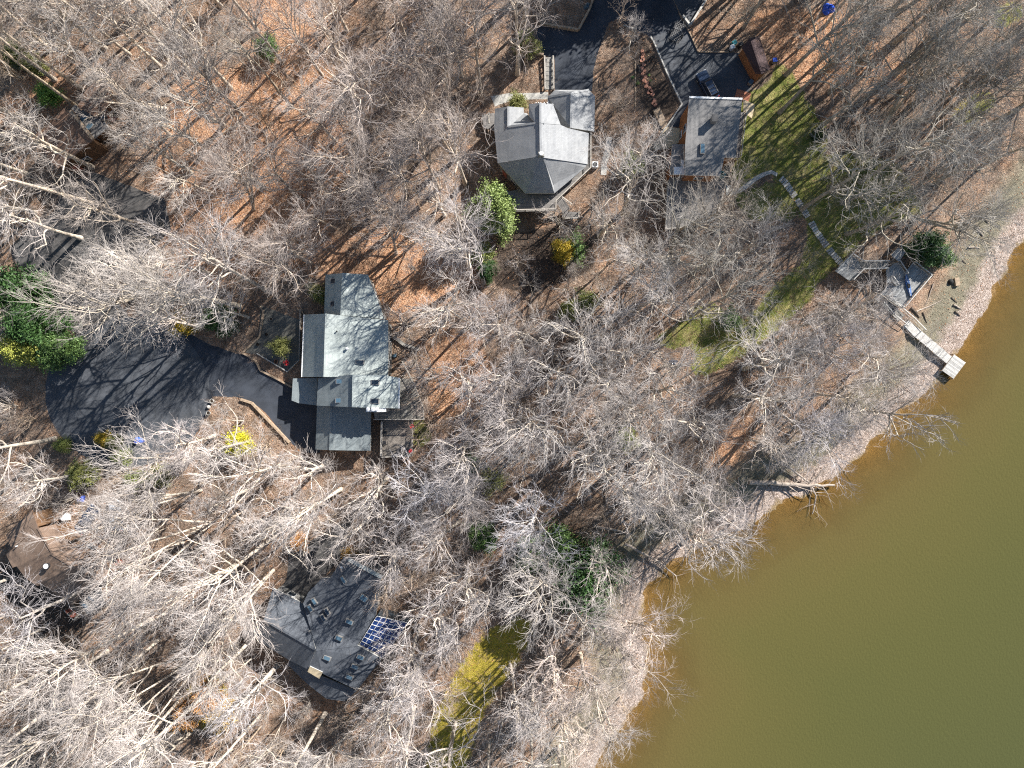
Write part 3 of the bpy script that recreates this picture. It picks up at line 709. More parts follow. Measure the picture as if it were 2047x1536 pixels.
# ================================================================ HOUSE C: flat grey roof, cedar walls
hC=empty('house',WZ(ZC,640,350,0),'cedar-walled house with a flat streaked grey roof, top right above the lawn','house','houses in the woods')
roof_mass(hC,ZC,{'a':(430,110,7.0),'b':(895,125,7.0),'c':(838,636,6.6),'d':(738,636,6.6),'e':(700,800,6.5),'f':(395,790,6.5),'g':(395,520,6.7)},
 [('a','b','c','d','e','f','g')],M['roofC'],M['siding_orange'],M['white'],inset=.35)
roof_mass(hC,ZC,{'a':(280,520,4.6),'b':(396,520,4.8),'c':(392,780,4.8),'d':(258,790,4.6)},[('a','b','c','d')],M['roofC'],M['siding_orange'],M['fascia'],inset=.3)
c=WZ(ZC,365,752,5.2); b=MB(); b.box((c.x,c.y,5.0),(2.4,1.15,.4)); b.build('bay_roof',M['white'],hC)
c=WZ(ZC,372,690,5.0); b=MB(); b.box((c.x,c.y,4.85),(.5,1.2,.14)); b.build('roof_flashing',M['white'],hC)
c=WZ(ZC,645,305,7.5); b=MB(); b.box((c.x,c.y,7.2),(.72,.9,1.7)); ch=b.build('chimney',M['frame_metal'],hC); b=MB(); b.box((c.x,c.y,8.13),(.9,1.05,.08)); b.build('chimney_cap',M['black'],ch)
skylight(hC,ZC,543,562,6.7,.7,1.6,0,hgt=.3)
b=MB(); b.beam(WZ(ZC,430,108,7.05),WZ(ZC,895,123,7.05),.28,.12); b.build('parapet_cap',M['white'],hC)
DC=[(258,800),(390,795),(700,812),(738,830),(735,880),(655,1180),(430,1250),(215,1275),(232,900)]
deck_plate(hC,[WZ(ZC,x,y,2.4) for x,y in DC],M['deckC'],2.4)
railing(hC,[WZ(ZC,x,y,2.4) for x,y in ((735,880),(655,1180),(430,1250),(215,1275),(232,900))],M['railwood'])
deck_plate(hC,[WZ(ZC,x,y,1.0) for x,y in ((905,128),(1006,172),(978,292),(905,245))],M['ply'],1.0)
deck_plate(hC,[WZ(ZC,x,y,2.2) for x,y in ((885,240),(918,240),(870,640),(835,640))],M['deckC'],2.2)
railing(hC,[WZ(ZC,x,y,2.2) for x,y in ((916,240),(868,640))],M['railwood'])
b=MB()
for i in range(10):
    f=i/9; p=WZ(ZC,770-f*12,700+f*165,2.3-2.1*f); b.box((p.x,p.y,p.z),(1.3,.3,.06))
b.build('deck_stairs',M['timber'],hC)
deck_plate(hC,[WZ(ZC,x,y,.5) for x,y in ((232,372),(345,380),(342,505),(240,560),(110,565),(120,520))],M['ply'],.5)
pot(705,800,2.4,.5,.6,'teal tub on the deck of the flat-roofed cedar house','teal',fr=ZC,cat='tub',potm='teal',name='tub')
t=empty('garden_steps',WZ(ZD,1105,940,0),'flight of pale timber garden steps leading down to the cedar house walkway','stairs')
for i in range(7):
    f=i/6; c=WZ(ZD,1078+f*58,868+f*128,.5-f*.3); b=MB(); b.box((c.x,c.y,c.z/2),(1.15,.5,c.z),math.radians(22)); b.build('step',M['timber'],t)
# brick patio
line_thing('brick_patio',ZC,[(835,75),(960,115)],1.5,.08,M['brick'],'small red brick patio beyond the top right corner of the cedar house','patio')
fl=[(960,405),(965,428),(962,450),(968,470),(955,480),(970,510),(957,538),(975,557),(963,585),(985,607),(975,635),(997,655),(990,682),(1017,698),(1012,730),(1040,745),(1028,722),(1055,793),(1060,825),(1045,815)]
f0=None
for i,(x,y) in enumerate(fl):
    b=LMB(); s=random.uniform(.30,.40); n=random.choice((5,6,6,7)); pts=[(s*random.uniform(.8,1.1)*math.cos(6.283*k/n),s*random.uniform(.8,1.1)*math.sin(6.283*k/n)) for k in range(n)]
    b.prism(pts,-.03,.13); o=b.build('stepping_stone',M['flag']); o.location=WZ(ZD,x,y,0)
    tag(o,'terracotta stepping stone in the planted bed left of the right driveway','stepping stone','terracotta stepping stones')

# ================================================================ SHED
hD=empty('shed',WZ(ZD,1850,480,0),'small cedar shed with a dark plum gable roof at the top right','shed')
roof_mass(hD,ZD,{'a':(1745,372,2.6),'b':(1812,300,3.9),'c':(1905,585,3.9),'d':(1860,582,2.9),'e':(1880,285,2.8),'f':(1965,545,2.8),'d0':(1853,580,2.6)},
 [('a','b','c','d0'),('b','e','f','c')],M['roofD'],M['siding_orange'],M['fascia_dark'],inset=.2,wins=False)
c=WZ(ZD,1812,475,1.5); b=MB(); b.box((c.x,c.y,c.z),(.08,.9,.9),math.radians(22)); wn=b.build('window',M['white'],hD)
b=MB(); b.box((c.x-.03,c.y,c.z),(.08,.7,.7),math.radians(22)); b.build('pane',M['glass'],wn)

# ================================================================ HOUSE E: brown stepped roof, lower left
hE=empty('house',WZ(ZE,300,480,0),'brown-roofed house with a stepped outline at the far lower left','house','houses in the woods')
roof_mass(hE,ZE,{'a':(35,330,4.6),'b':(190,178,4.8),'c':(228,290,5.4),'d':(70,410,4.6)},[('a','b','c','d')],M['roofE'],M['siding_brown'],M['fascia_dark'],wins=False)
roof_mass(hE,ZE,{'a':(35,445,4.4),'b':(228,288,6.0),'c':(318,445,6.0),'d':(145,578,4.6),'e':(100,517,4.5),'f':(75,526,4.4),'g':(330,265,5.0),'h':(400,380,5.0)},
 [('a','b','c','d','e','f'),('b','g','h','c')],M['roofE'],M['siding_brown'],M['fascia_dark'])
roof_mass(hE,ZE,{'a':(140,580,4.6),'b':(305,440,6.2),'c':(602,618,6.0),'d':(430,752,4.6),'e':(250,622,4.7),'f':(225,636,4.6),'g':(400,375,5.0),'h':(680,560,5.0)},
 [('a','b','c','d','e','f'),('b','g','h','c')],M['roofE'],M['siding_brown'],M['fascia_dark'])
roof_mass(hE,ZE,{'a':(470,735,3.4),'b':(600,632,3.8),'c':(625,745,3.6),'d':(525,805,3.3)},[('a','b','c','d')],M['roofC'],M['siding_brown'],M['fascia'],wins=False)
skylight(hE,ZE,552,712,3.7,.55,1.3,math.radians(55)); skylight(hE,ZE,515,752,3.6,.55,1.3,math.radians(55))
deck_plate(hE,[WZ(ZE,x,y,2.4) for x,y in ((408,770),(440,745),(500,792),(465,828))],M['timber'],2.4)
railing(hE,[WZ(ZE,x,y,2.4) for x,y in ((408,770),(465,828),(500,792))],M['railwood'])
c=WZ(ZE,280,515,6); b=MB(); b.lathe((c.x,c.y,5.0),[(.38,0),(.38,1.1),(.45,1.1),(.45,1.2),(.3,1.2)],16); ch=b.build('chimney',M['black'],hE); b=MB(); b.lathe((c.x,c.y,6.22),[(.4,0),(.38,.05),(.2,.06)],16); b.build('chimney_cap',M['white'],ch)
vent(hE,ZE,105,395,5.0,.07,.4)
deck_chair(430,775,2.4,.4,'red chair on the small deck of the brown stepped house, left one','redwood','red chairs on the small deck',ZE)
deck_chair(455,800,2.4,.9,'red chair on the small deck of the brown stepped house, right one','redwood','red chairs on the small deck',ZE)

# ================================================================ HOUSE F: rust-brown leaf-strewn roofs, top left
hF=empty('house',WZ(ZF,480,760,0),'leaf-strewn brown-roofed house half hidden by trunks at the top left','house','houses in the woods')
roof_mass(hF,ZF,{'a':(510,545,4.4),'b':(590,470,4.8),'c':(680,602,4.2),'d':(580,705,3.8),'e':(465,640,4.0)},[('a','b','c','d','e')],M['roofF'],M['siding_brown'],M['fascia_dark'])
roof_mass(hF,ZF,{'a':(465,680,3.2),'b':(500,655,3.2),'c':(600,690,3.2),'d':(650,762,3.2),'e':(562,835,3.2)},[('a','b','c','d','e')],M['roofC'],M['siding_brown'],M['fascia'],wins=False,walls=True)
skylight(hF,ZF,503,718,3.2,.8,1.5,math.radians(-40),hgt=.3); skylight(hF,ZF,540,765,3.2,.8,1.5,math.radians(-40),hgt=.3); skylight(hF,ZF,617,708,3.2,.9,1.1,math.radians(-40),'carglass','black')
roof_mass(hF,ZF,{'a':(385,650,4.0),'b':(440,680,5.2),'c':(557,843,5.0),'d':(348,1012,4.2),'e':(285,950,4.0),'f':(230,820,4.0)},[('a','b','c','d','e','f')],M['roofF'],M['siding_brown'],M['fascia_dark'])
b=MB(); b.beam(WZ(ZF,425,665,5.3),WZ(ZF,560,838,5.2),.4,.35); b.build('parapet',M['timber'],hF)
b=MB(); b.beam(WZ(ZF,440,640,2.5),WZ(ZF,475,675,2.5),.9,.08); b.build('porch_roof',M['deckC'],hF)

# ================================================================ HOUSE G: charcoal roof with skylights and solar sunroom, bottom
hG=empty('house',WZ(ZG,750,850,0),'charcoal-roofed house with many skylights and a blue glass sunroom near the bottom','house','houses in the woods')
roof_mass(hG,ZG,{'a':(305,508,3.2),'b':(550,632,3.4),'c':(652,1008,6.0),'d':(232,765,5.8),'e':(585,1165,4.4),'f':(430,1088,4.2),'g':(80,870,3.8)},
 [('a','b','c','d'),('d','c','e','f','g')],M['roofG'],M['siding_grey'],M['fascia'])
MG={'a':(550,632,4.4),'b':(590,545,4.6),'c':(705,425,4.8),'d':(770,425,5.1),'e':(880,255,5.2),'f':(1180,410,5.6),'g':(1140,725,5.0),'h':(990,970,5.0),'i':(1185,1080,4.4),'j':(985,1335,4.0),'k':(705,1200,4.6),'l':(588,1150,4.6),'m':(655,1008,5.7)}
roof_mass(hG,ZG,MG,[('a','b','c','d','e','f','g','h','m'),('m','h','i','j','k','l')],M['roofG'],M['siding_grey'],M['fascia'])
roof_mass(hG,ZG,{'a':(455,1050,3.0),'b':(590,1160,3.3),'c':(690,1215,3.3),'d':(985,1340,3.2),'e':(890,1425,2.8),'f':(740,1405,2.6),'g':(590,1290,2.6),'h':(425,1130,2.7)},[('a','b','c','d','e','f','g','h')],M['roofG'],M['siding_grey'],M['stone'],wins=False)
roof_mass(hG,ZG,{'a':(605,1140,4.9),'b':(708,1188,4.9),'c':(680,1242,4.5),'d':(585,1185,4.5)},[('a','b','c','d')],M['ply'],M['siding_grey'],M['white'],wins=False,thick=.12)
an=math.radians(-28)
for x,y,z in ((640,615,4.9),(608,670,5.0),(745,697,5.2),(712,747,5.2),(875,440,5.2),(925,780,5.2),(840,912,5.3),(745,1072,5.2),(1015,1066,4.9),(970,1143,4.7),(925,1226,4.6)):
    lower=y>760
    skylight(hG,ZG,x,y,z,(1.2 if lower else .5),(.62 if lower else 1.15),math.radians(-22 if lower else 32),hgt=.26,glass='carglass' if 690<x<760 and y<760 else 'skyglass')
skylight(hG,ZG,1040,590,5.4,1.3,.9,math.radians(-35),glass='skyglass')
vent(hG,ZG,863,338,5.2,.12,.3); vent(hG,ZG,605,855,5.5,.12,.3,'frame_metal')
# pale flashing along the upper right ridge
b=MB(); b.beam(WZ(ZG,915,275,5.4),WZ(ZG,1190,425,5.7),.6,.1); b.build('ridge_flashing',M['roofA'],hG)
sr=[(1000,970,3.6),(1145,735,3.9),(1395,790,2.9),(1190,1075,2.6)]
Pq=[WZ(ZG,*p) for p in sr]; b=MB(); b.poly(Pq[::-1]); b.poly([p-Vector((0,0,.06)) for p in Pq])
sg=b.build('sunroom_glass',M['solar'],hG); b=MB()
for i in range(7): f=i/6; b.beam(Pq[0].lerp(Pq[3],f)+Vector((0,0,.03)),Pq[1].lerp(Pq[2],f)+Vector((0,0,.03)),.07,.08)
for i in range(8): f=i/7; b.beam(Pq[0].lerp(Pq[1],f)+Vector((0,0,.03)),Pq[3].lerp(Pq[2],f)+Vector((0,0,.03)),.06,.1)
b.build('glazing_bars',M['white'],sg)
b=MB()
for i in range(4):
    p,q=Pq[i],Pq[(i+1)%4]; b.poly([(p.x,p.y,-.1),(q.x,q.y,-.1),q-Vector((0,0,.08)),p-Vector((0,0,.08))])
b.build('sunroom_wall',M['glass'],hG)
line_thing('retaining_wall',ZG,[(360,500),(540,600)],.3,.5,M['ply'],'pale timber sill wall at the foot of the lower driveway','retaining wall')

# ================================================================ LAKESIDE DECK
dk=empty('lakeside_deck',WZ(ZK,850,560,0.5),'silvered wooden lakeside deck with railings and a short footbridge','deck')
mL=M['deckL']
deck_plate(dk,[WZ(ZK,x,y,1.5) for x,y in ((188,440),(340,285),(420,350),(440,425),(330,538))],mL,1.5)
railing(dk,[WZ(ZK,x,y,1.5) for x,y in ((192,435),(335,285),(430,352),(682,352))],M['dockwood'],gap=.12)
railing(dk,[WZ(ZK,x,y,1.5) for x,y in ((342,532),(440,428),(680,422))],M['dockwood'],gap=.12)
deck_plate(dk,[WZ(ZK,x,y,1.49) for x,y in ((425,352),(700,352),(700,420),(440,425))],M['deckB'],1.49)
deck_plate(dk,[WZ(ZK,x,y,2.2) for x,y in ((725,288),(795,214),(862,265),(802,352))],mL,2.2,name='lookout_floor')
deck_plate(dk,[WZ(ZK,x,y,1.3) for x,y in ((678,432),(782,350),(862,470),(775,580),(740,545),(690,560))],mL,1.3,name='landing_floor')
railing(dk,[WZ(ZK,x,y,1.3) for x,y in ((782,352),(862,472))],M['dockwood'])
railing(dk,[WZ(ZK,x,y,1.3) for x,y in ((720,500),(772,578))],M['dockwood'])
deck_plate(dk,[WZ(ZK,x,y,.7) for x,y in ((862,455),(935,362),(1092,488),(828,798),(665,690),(600,745),(570,710),(760,520))],mL,.7,name='main_floor')
railing(dk,[WZ(ZK,x,y,.7) for x,y in ((932,366),(1088,488),(828,794),(668,690))],M['dockwood'])
b=MB()
for i in range(14):
    f=i/13; p=WZ(ZK,670+f*150,740+f*150,.5-1.2*f); b.box(tuple(p),(.34,1.35,.06),math.radians(-42))
b.build('stair_treads',M['deckB'],dk)
railing(dk,[WZ(ZK,690,700,.5),WZ(ZK,930,905,-.7),WZ(ZK,1030,1010,-.8)],M['dockwood'],bal=False)
railing(dk,[WZ(ZK,628,745,.5),WZ(ZK,735,865,-.3),WZ(ZK,860,965,-.9)],M['dockwood'],bal=False)
# dock walkway with planks, end platform
gw=empty('dock',WZ(ZK,1080,1110,-1.0),'bleached plank dock walkway running from the deck stairs to a square end platform','dock')
A0=WZ(ZK,868,945,-.8); A1=WZ(ZK,1290,1302,-1.3); d=(A1-A0); L=d.length; an=math.atan2(d.y,d.x)
b=MB(); n=44
for i in range(n):
    c=A0.lerp(A1,(i+.5)/n); wdt=1.45 if (i//9)%2 else 1.38
    b.box((c.x,c.y,c.z+random.uniform(-.012,.012)),(L/n*.9,wdt+random.uniform(-.04,.04),.05),an+random.uniform(-.012,.012),random.choice((0,0,0,1)))
b.build('planking',[M['dockwood'],M['dockwood2']],gw)
b=MB(); sd=Vector((-d.y,d.x,0)).normalized()
for s in (-.6,.6): b.beam(A0+sd*s-Vector((0,0,.14)),A1+sd*s-Vector((0,0,.14)),.08,.2)
for i in range(7):
    for s in (-.7,.7):
        c=A0.lerp(A1,i/6)+sd*s; g=tz(c.x,c.y)-.3; b.box((c.x,c.y,(g+c.z+.02)/2),(.14,.14,c.z+.02-g))
b.build('piles',M['timber'],gw)
Ep=[WZ(ZK,x,y,-1.2) for x,y in ((1332,1243),(1442,1320),(1325,1476),(1215,1398))]
b=MB(); n=15; u=(Ep[3]-Ep[0]); w=(Ep[1]-Ep[0])
for i in range(n):
    c=(Ep[0].lerp(Ep[3],(i+.5)/n)+Ep[1].lerp(Ep[2],(i+.5)/n))/2
    b.box((c.x,c.y,-1.2+random.uniform(-.01,.01)),(w.length,u.length/n*.9,.05),math.atan2(w.y,w.x),random.choice((0,0,1)))
b.build('platform',[M['dockwood'],M['dockwood2']],gw)
b=MB()
for p in Ep: b.box((p.x,p.y,-2.4),(.16,.16,2.3))
b.beam(Ep[0]-Vector((0,0,.12)),Ep[3]-Vector((0,0,.12)),.08,.18); b.beam(Ep[1]-Vector((0,0,.12)),Ep[2]-Vector((0,0,.12)),.08,.18)
b.build('piles',M['timber'],gw)
# kayak
def hull(L,wm,hm,n=15):
    R=[]
    for i in range(n):
        x=-1+2*i/(n-1); w=max(.02,wm*(1-abs(x)**2.3)); z0=.10*abs(x)**3; hh=hm*(.75+.25*abs(x)**2)
        R.append([Vector((x*L/2,w*math.cos(a),z0+hh*(.5+.5*math.sin(a)))) for a in [6.283*k/12 for k in range(12)]])
    return R
t=empty('kayak',WZ(ZK,885,582,.72),'slim blue kayak with a pale stripe lying on the lakeside deck','kayak',rz=math.radians(103))
b=LMB(); b.loft(hull(4.0,.37,.32)); b.build('hull',M['kayak'],t,smooth=True)
b=LMB(); b.lathe((0,0,.31),[(.42,0),(.42,.04),(.36,.05),(.36,-.04)],16,sx=1,sy=.5,closed=False); b.build('cockpit_rim',M['black'],t)
b=LMB(); b.box((-.1,0,.30),(.66,.34,.04)); b.build('cockpit',M['rubber'],t)
b=LMB(); b.box((1.1,.1,.30),(1.3,.06,.05)); b.box((-1.1,.1,.30),(1.2,.06,.05)); b.build('stripe',M['carwhite'],t)

# path of plank steps to the deck
pp=[(1560,356),(1570,366),(1585,388),(1598,407),(1612,430),(1632,464),(1660,503),(1684,530)]
seg=[]
for i in range(len(pp)-1):
    a=Vector(pp[i]);c=Vector(pp[i+1]); seg.append((a,c,(c-a).length))
tot=sum(s[2] for s in seg); N=40
for k in range(N):
    if k in (9,18,19,31): continue
    dd=(k+.5)/N*tot
    for a,c,l in seg:
        if dd<=l: break
        dd-=l
    p=a.lerp(c,dd/l); dr=(c-a).normalized(); g=W(p.x,p.y,0)
    b=LMB(); b.box((0,0,.02),(.34,random.uniform(.85,1.1),.12)); o=b.build('plank_step',M['dockwood'] if random.random()<.6 else M['dockwood2'])
    o.location=(g.x,g.y,tz(g.x,g.y)+.02); o.rotation_euler=(0,0,math.atan2(-dr.y,dr.x)+random.uniform(-.06,.06))
    tag(o,'weathered plank step in the descending path from the lawn to the lakeside deck','step','plank steps down to the deck')

# ================================================================ VEHICLES
def ring(hx0,hx1,hy,z,r=.25,n=6):
    pts=[]
    for (cx,cy,a0) in ((hx1-r,hy-r,0),(hx0+r,hy-r,90),(hx0+r,-hy+r,180),(hx1-r,-hy+r,270)):
        for k in range(n):
            a=math.radians(a0+90*k/(n-1)); pts.append(Vector((cx+r*math.cos(a),cy+r*math.sin(a),z)))
    return pts
def car(px,py,rz,paint,label,fr=PX,suv=True):
    c=WZ(fr,px,py,0); c.z=.012; t=empty('parked_car',c,label,'car','parked cars',rz); m=M[paint]
    b=LMB(); b.loft([ring(-2.3,2.3,.86,.28),ring(-2.38,2.4,.94,.45),ring(-2.4,2.4,.95,.75),ring(-2.36,2.3,.9,.95),ring(-2.3,2.1,.84,1.02)]); b.build('body',m,t,smooth=False)
    top=1.68 if suv else 1.42; xb=-2.15 if suv else -1.5; xt=-1.95 if suv else -1.0
    b=LMB(); b.loft([ring(xb,1.0,.82,1.0,.15),ring(xt,.35,.68,top-.04,.15)]); b.build('cabin_glass',M['carglass'],t)
    b=LMB(); b.loft([ring(xt-.03,.36,.7,top-.06,.15),ring(xt+.02,.30,.66,top,.15)]); rf=b.build('roof',m,t)
    for s in (-1,1):
        b=LMB(); b.beam((xt+.1,s*.6,top+.05),(.2,s*.6,top+.05),.05,.05); b.build('roof_rail',M['frame_metal'],rf)
        for x in (xt+.02,-.6,.33):
            q=LMB(); q.beam((x+(.55 if x>0 else -.12),s*.83,1.0),(x,s*.69,top-.03),.08,.05); q.build('pillar',m,t)
        for x in (-1.45,1.45):
            w=LMB(); w.tube([(x,s*.72,.34),(x,s*.97,.34)],.34,18); wo=w.build('wheel',M['rubber'],t)
            w=LMB(); w.tube([(x,s*.95,.34),(x,s*.985,.34)],.21,12); w.build('rim',M['frame_metal'],wo)
        w=LMB(); w.box((2.33,s*.68,.78),(.16,.34,.16)); w.build('headlight',M['carwhite'],t)
        w=LMB(); w.box((-2.36,s*.74,.85),(.08,.22,.22)); w.build('tail_light',M['red'],t)
        w=LMB(); w.box((.72,s*1.02,1.05),(.14,.2,.14)); w.build('mirror',m,t)
    w=LMB(); w.box((2.4,0,.62),(.04,.9,.22)); w.build('grille',M['black'],t)
    w=LMB(); w.box((2.42,0,.45),(.02,.5,.12)); w.build('number_plate',M['white'],t)
    if suv:
        w=LMB()
        for x in (-1.5,-.9,-.3): w.beam((x,-.6,top+.07),(x,.6,top+.07),.06,.04)
        w.build('roof_bars',M['black'],t)
    return t
car(1463,690,math.radians(118),'carblue','dark blue sport utility car parked on the right driveway above the cedar house',ZD)
car(237,1030,math.radians(95),'carwhite','silver white car under bare branches at the lower left',PX,False)
car(180,1036,math.radians(55),'carblue','dark blue car under bare branches, left of the silver one',PX,False)
tarp_later=1
# flatbed mesh trailer
c=WZ(ZD,1230,272,.012); t=empty('utility_trailer',c,'black mesh-floored utility trailer parked on the right driveway','trailer',rz=math.radians(68))
b=LMB()
for x0,y0,x1,y1 in ((-1.5,-.8,1.5,-.8),(-1.5,.8,1.5,.8),(-1.5,-.8,-1.5,.8),(1.5,-.8,1.5,.8)):
    b.beam((x0,y0,.55),(x1,y1,.55),.12,.12)
b.build('frame',M['black'],t); b=LMB()
for i in range(13): b.beam((-1.5+i*.25,-.8,.56),(-1.5+i*.25,.8,.56),.04,.03)
for i in range(7): b.beam((-1.5,-.8+i*.267,.58),(1.5,-.8+i*.267,.58),.04,.03)
b.build('mesh_floor',M['frame_metal'],t)
b=LMB(); b.beam((1.5,-.5,.5),(2.5,0,.45),.08,.08); b.beam((1.5,.5,.5),(2.5,0,.45),.08,.08); b.build('drawbar',M['black'],t)
for s in (-1,1):
    w=LMB(); w.tube([(-.2,s*.9,.3),(-.2,s*1.08,.3)],.3,16); wo=w.build('wheel',M['rubber'],t); w=LMB(); w.tube([(-.2,s*1.07,.3),(-.2,s*1.1,.3)],.17,10); w.build('rim',M['carwhite'],wo)
# rubbish bins
def bin_(fr,x,y,rz,mat,label,lid='black'):
    c=WZ(fr,x,y,0); t=empty('rubbish_bin',c,label,'bin',None,rz)
    b=LMB(); b.loft([ring(-.25,.25,.24,.08,.06,3),ring(-.33,.33,.3,1.0,.06,3)]); b.build('body',M[mat],t)
    b=LMB(); b.loft([ring(-.36,.36,.33,1.0,.06,3),ring(-.34,.34,.31,1.07,.06,3)]); b.build('lid',M[lid],t)
    for s in (-1,1): b=LMB(); b.tube([(-.28,s*.22,.12),(-.28,s*.3,.12)],.12,12); b.build('wheel',M['rubber'],t)
bin_(ZD,1655,392,.3,'carwhite','pale grey bin left of the cedar shed on the driveway edge','white'); bin_(ZD,1672,358,.5,'teal','teal-lidded bin just above the pale grey bin','teal')
bin_(ZD,1722,370,.4,'black','black bin touching the top left corner of the cedar shed'); bin_(ZD,1800,665,.9,'frame_metal','grey bin at the lower corner of the driveway below the shed','skyglass')
bin_(ZD,1985,495,.1,'frame_metal','blue-grey bin behind the cedar shed','blue')
# tarp covered heaps
def tarp(px,py,sx,sy,h,mat,label,rz=0,z=None):
    g=G(px,py) if z is None else W(px,py,z); n=18; V=[];F=[]; ph=[random.uniform(0,6.28) for _ in range(6)]
    for j in range(8):
        r=1-j/7; 
        for k in range(n):
            a=6.283*k/n; rr=r*(1+.16*math.sin(3*a+ph[0])+.1*math.sin(5*a+ph[1])); z_=h*(1-r**2.6)*(1+.22*math.sin(2*a+ph[2]+j))
            V.append((sx*rr*math.cos(a),sy*rr*math.sin(a),max(0,z_)-.02))
    for j in range(7):
        for k in range(n): k2=(k+1)%n; F.append((j*n+k,j*n+k2,(j+1)*n+k2,(j+1)*n+k))
    me=bpy.data.meshes.new('tarp'); me.from_pydata(V,[],F); me.materials.append(M[mat]); o=link('covered_heap',me); o.location=g; o.rotation_euler=(0,0,rz)
    return tag(o,label,'tarp')
tarp(277,882,.85,.6,.7,'blue','bright blue tarp heap on the lower edge of the round asphalt court',.3)
tarp(163,998,.75,.45,.6,'blue','blue tarp heap just below the yellow-green shrub at the lower left',.5)
tarp(1655,19,1.0,.9,.9,'blue','blue tarp heap near the top edge, right of the shed')
tarp(132,1035,.9,.6,.8,'white','white covered heap left of the dark blue car at the lower left',.4)
tarp(253,1057,.95,.7,.8,'white','white covered heap below the silver white car',.2)
tarp(1174,14,.6,.5,.8,'skyglass','small pale blue covered heap at the top edge beside the top road',.4)
tarp(1345,725,.8,.5,.4,'carblue','dark blue covered heap in the woods by the narrow lower lawn')
tarp(788,712,.5,.35,.5,'skyglass','pale blue crate-like heap right of the green-grey roof',.5)

# ================================================================ DRIFTWOOD
def log(fr,pts,r,mat,label,z=.0,cat='log',name='driftwood_log',br=0,lift=None):
    P=[]
    for i,(x,y) in enumerate(pts):
        g=G(*Z(fr,x,y)); k=r*(1-.55*i/(len(pts)-1)); g=g+Vector((0,0,k*.75+z+(lift[i] if lift else 0))); P.append(g)
    o0=P[0].copy(); P=[p-o0 for p in P]; fine=[]
    for i in range(len(P)-1):
        for j in range(4): fine.append(P[i].lerp(P[i+1],j/4)+Vector((random.gauss(0,1),random.gauss(0,1),0))*r*.25)
    fine.append(P[-1]); rad=[r*(1-.6*i/(len(fine)-1)) for i in range(len(fine))]
    if br:
        t=empty(name,o0,label,cat); b=LMB(); b.tube(fine,rad,8); b.build('trunk',M[mat],t); b=LMB()
        for q in range(br):
            i=random.randint(len(fine)//3,len(fine)-1); p=fine[i]; tg=(fine[i]-fine[i-1]).normalized(); a=random.choice((-1,1))*random.uniform(.5,1.2)
            dr=Vector((tg.x*math.cos(a)-tg.y*math.sin(a),tg.x*math.sin(a)+tg.y*math.cos(a),random.uniform(0,.3))); Lb=random.uniform(1.2,4)
            pts=[p]; 
            for s in range(4): dr=(dr+Vector((random.gauss(0,.18),random.gauss(0,.18),random.gauss(0,.05)))).normalized(); pts.append(pts[-1]+dr*Lb/4)
            b.tube(pts,[rad[i]*.4*(1-.2*s) for s in range(5)],5)
            for s in (2,3,4):
                d2=Vector((dr.x+random.gauss(0,.7),dr.y+random.gauss(0,.7),.1)).normalized(); b.tube([pts[s],pts[s]+d2*Lb*.3],[rad[i]*.15,.01],4)
        b.build('branches',M[mat],t); return t
    b=LMB(); b.tube(fine,rad,8); o=b.build(name,M[mat]); o.location=o0; return tag(o,label,cat)
for fr,pts,r,mt,lb in ((Z6,[(1500,190),(1520,240),(1555,280)],.2,'drift','thick forked driftwood log highest up the mud beach'),
 (Z6,[(1545,125),(1600,185)],.13,'drift','short straight driftwood log under twigs at the top of the beach'),
 (Z6,[(1435,368),(1480,362),(1530,370)],.15,'drift','pale curved driftwood log lying across the mud beach'),
 (Z6,[(1328,808),(1390,836)],.16,'drift','tapered driftwood log, upper of the pair near the gravel band'),
 (Z6,[(1338,856),(1380,890)],.14,'darkwood','dark driftwood stub, lower of the pair near the gravel band'),
 (Z6,[(1395,465),(1425,490)],.08,'darkwood','small dark stick on the mud between the curved log and the tan box'),
 (Z6,[(1310,750),(1355,790)],.08,'darkwood','thin dark stick above the tapered driftwood pair'),
 (Z6,[(1040,857),(1130,820),(1232,772)],.12,'drift','long pale branch lying just right of the deck stairs'),
 (Z6,[(1170,645),(1140,740),(1110,812)],.1,'drift','pale branch leaning down beside the deck railing'),
 (Z6,[(1000,830),(1040,870),(1065,905)],.16,'darkwood','dark bent log in the shade below the deck corner'),
 (Z6,[(1090,860),(1125,945)],.1,'darkwood','short dark log on the slope beside the deck stairs'),
 (Z6,[(1595,1282),(1640,1295),(1690,1318)],.08,'darkwood','thin sunken stick in the lake right of the dock end'),
 (Z7,[(480,860),(487,960),(490,1040)],.1,'drift','thin pale branch lying crosswise left of the big shoreline log'),
 (Z8,[(1190,690),(1285,700)],.08,'drift','thin pale stick at the water edge below the fallen tree'),
 (Z7,[(1015,775),(1060,830),(1110,905)],.06,'darkwood','thin sunken branch in the shallows right of the big shoreline log')):
    log(fr,pts,r,mt,lb)
log(Z7,[(540,888),(700,893),(850,905),(1000,903)],.42,'drift','big pale fallen log along the shoreline with bare root branches at its tip',.45,br=10,name='fallen_log')
log(Z7,[(640,740),(740,800),(860,890),(900,960),(880,1060)],.22,'drift','grey fallen tree crossing the big shoreline log',.5,br=14,name='fallen_tree',cat='fallen tree')
log(Z8,[(1000,300),(1100,318),(1215,350)],.3,'drift','bare fallen trunk on the shady bank above the fallen tree in the water',.1,br=3,name='fallen_log')
log(Z8,[(1190,405),(1300,460),(1390,510),(1500,600)],.25,'drift','fallen branching tree reaching out over the water from the shady bank',.6,br=16,name='fallen_tree',cat='fallen tree')
c=G(*Z(Z6,1345,632)); b=LMB(); b.box((0,0,.25),(.75,1.3,.5)); o=b.build('crate',M['timber'],bevel=.03); o.location=c; o.rotation_euler=(0,0,.15); tag(o,'tan box lying on the mud beach right of the deck','crate')
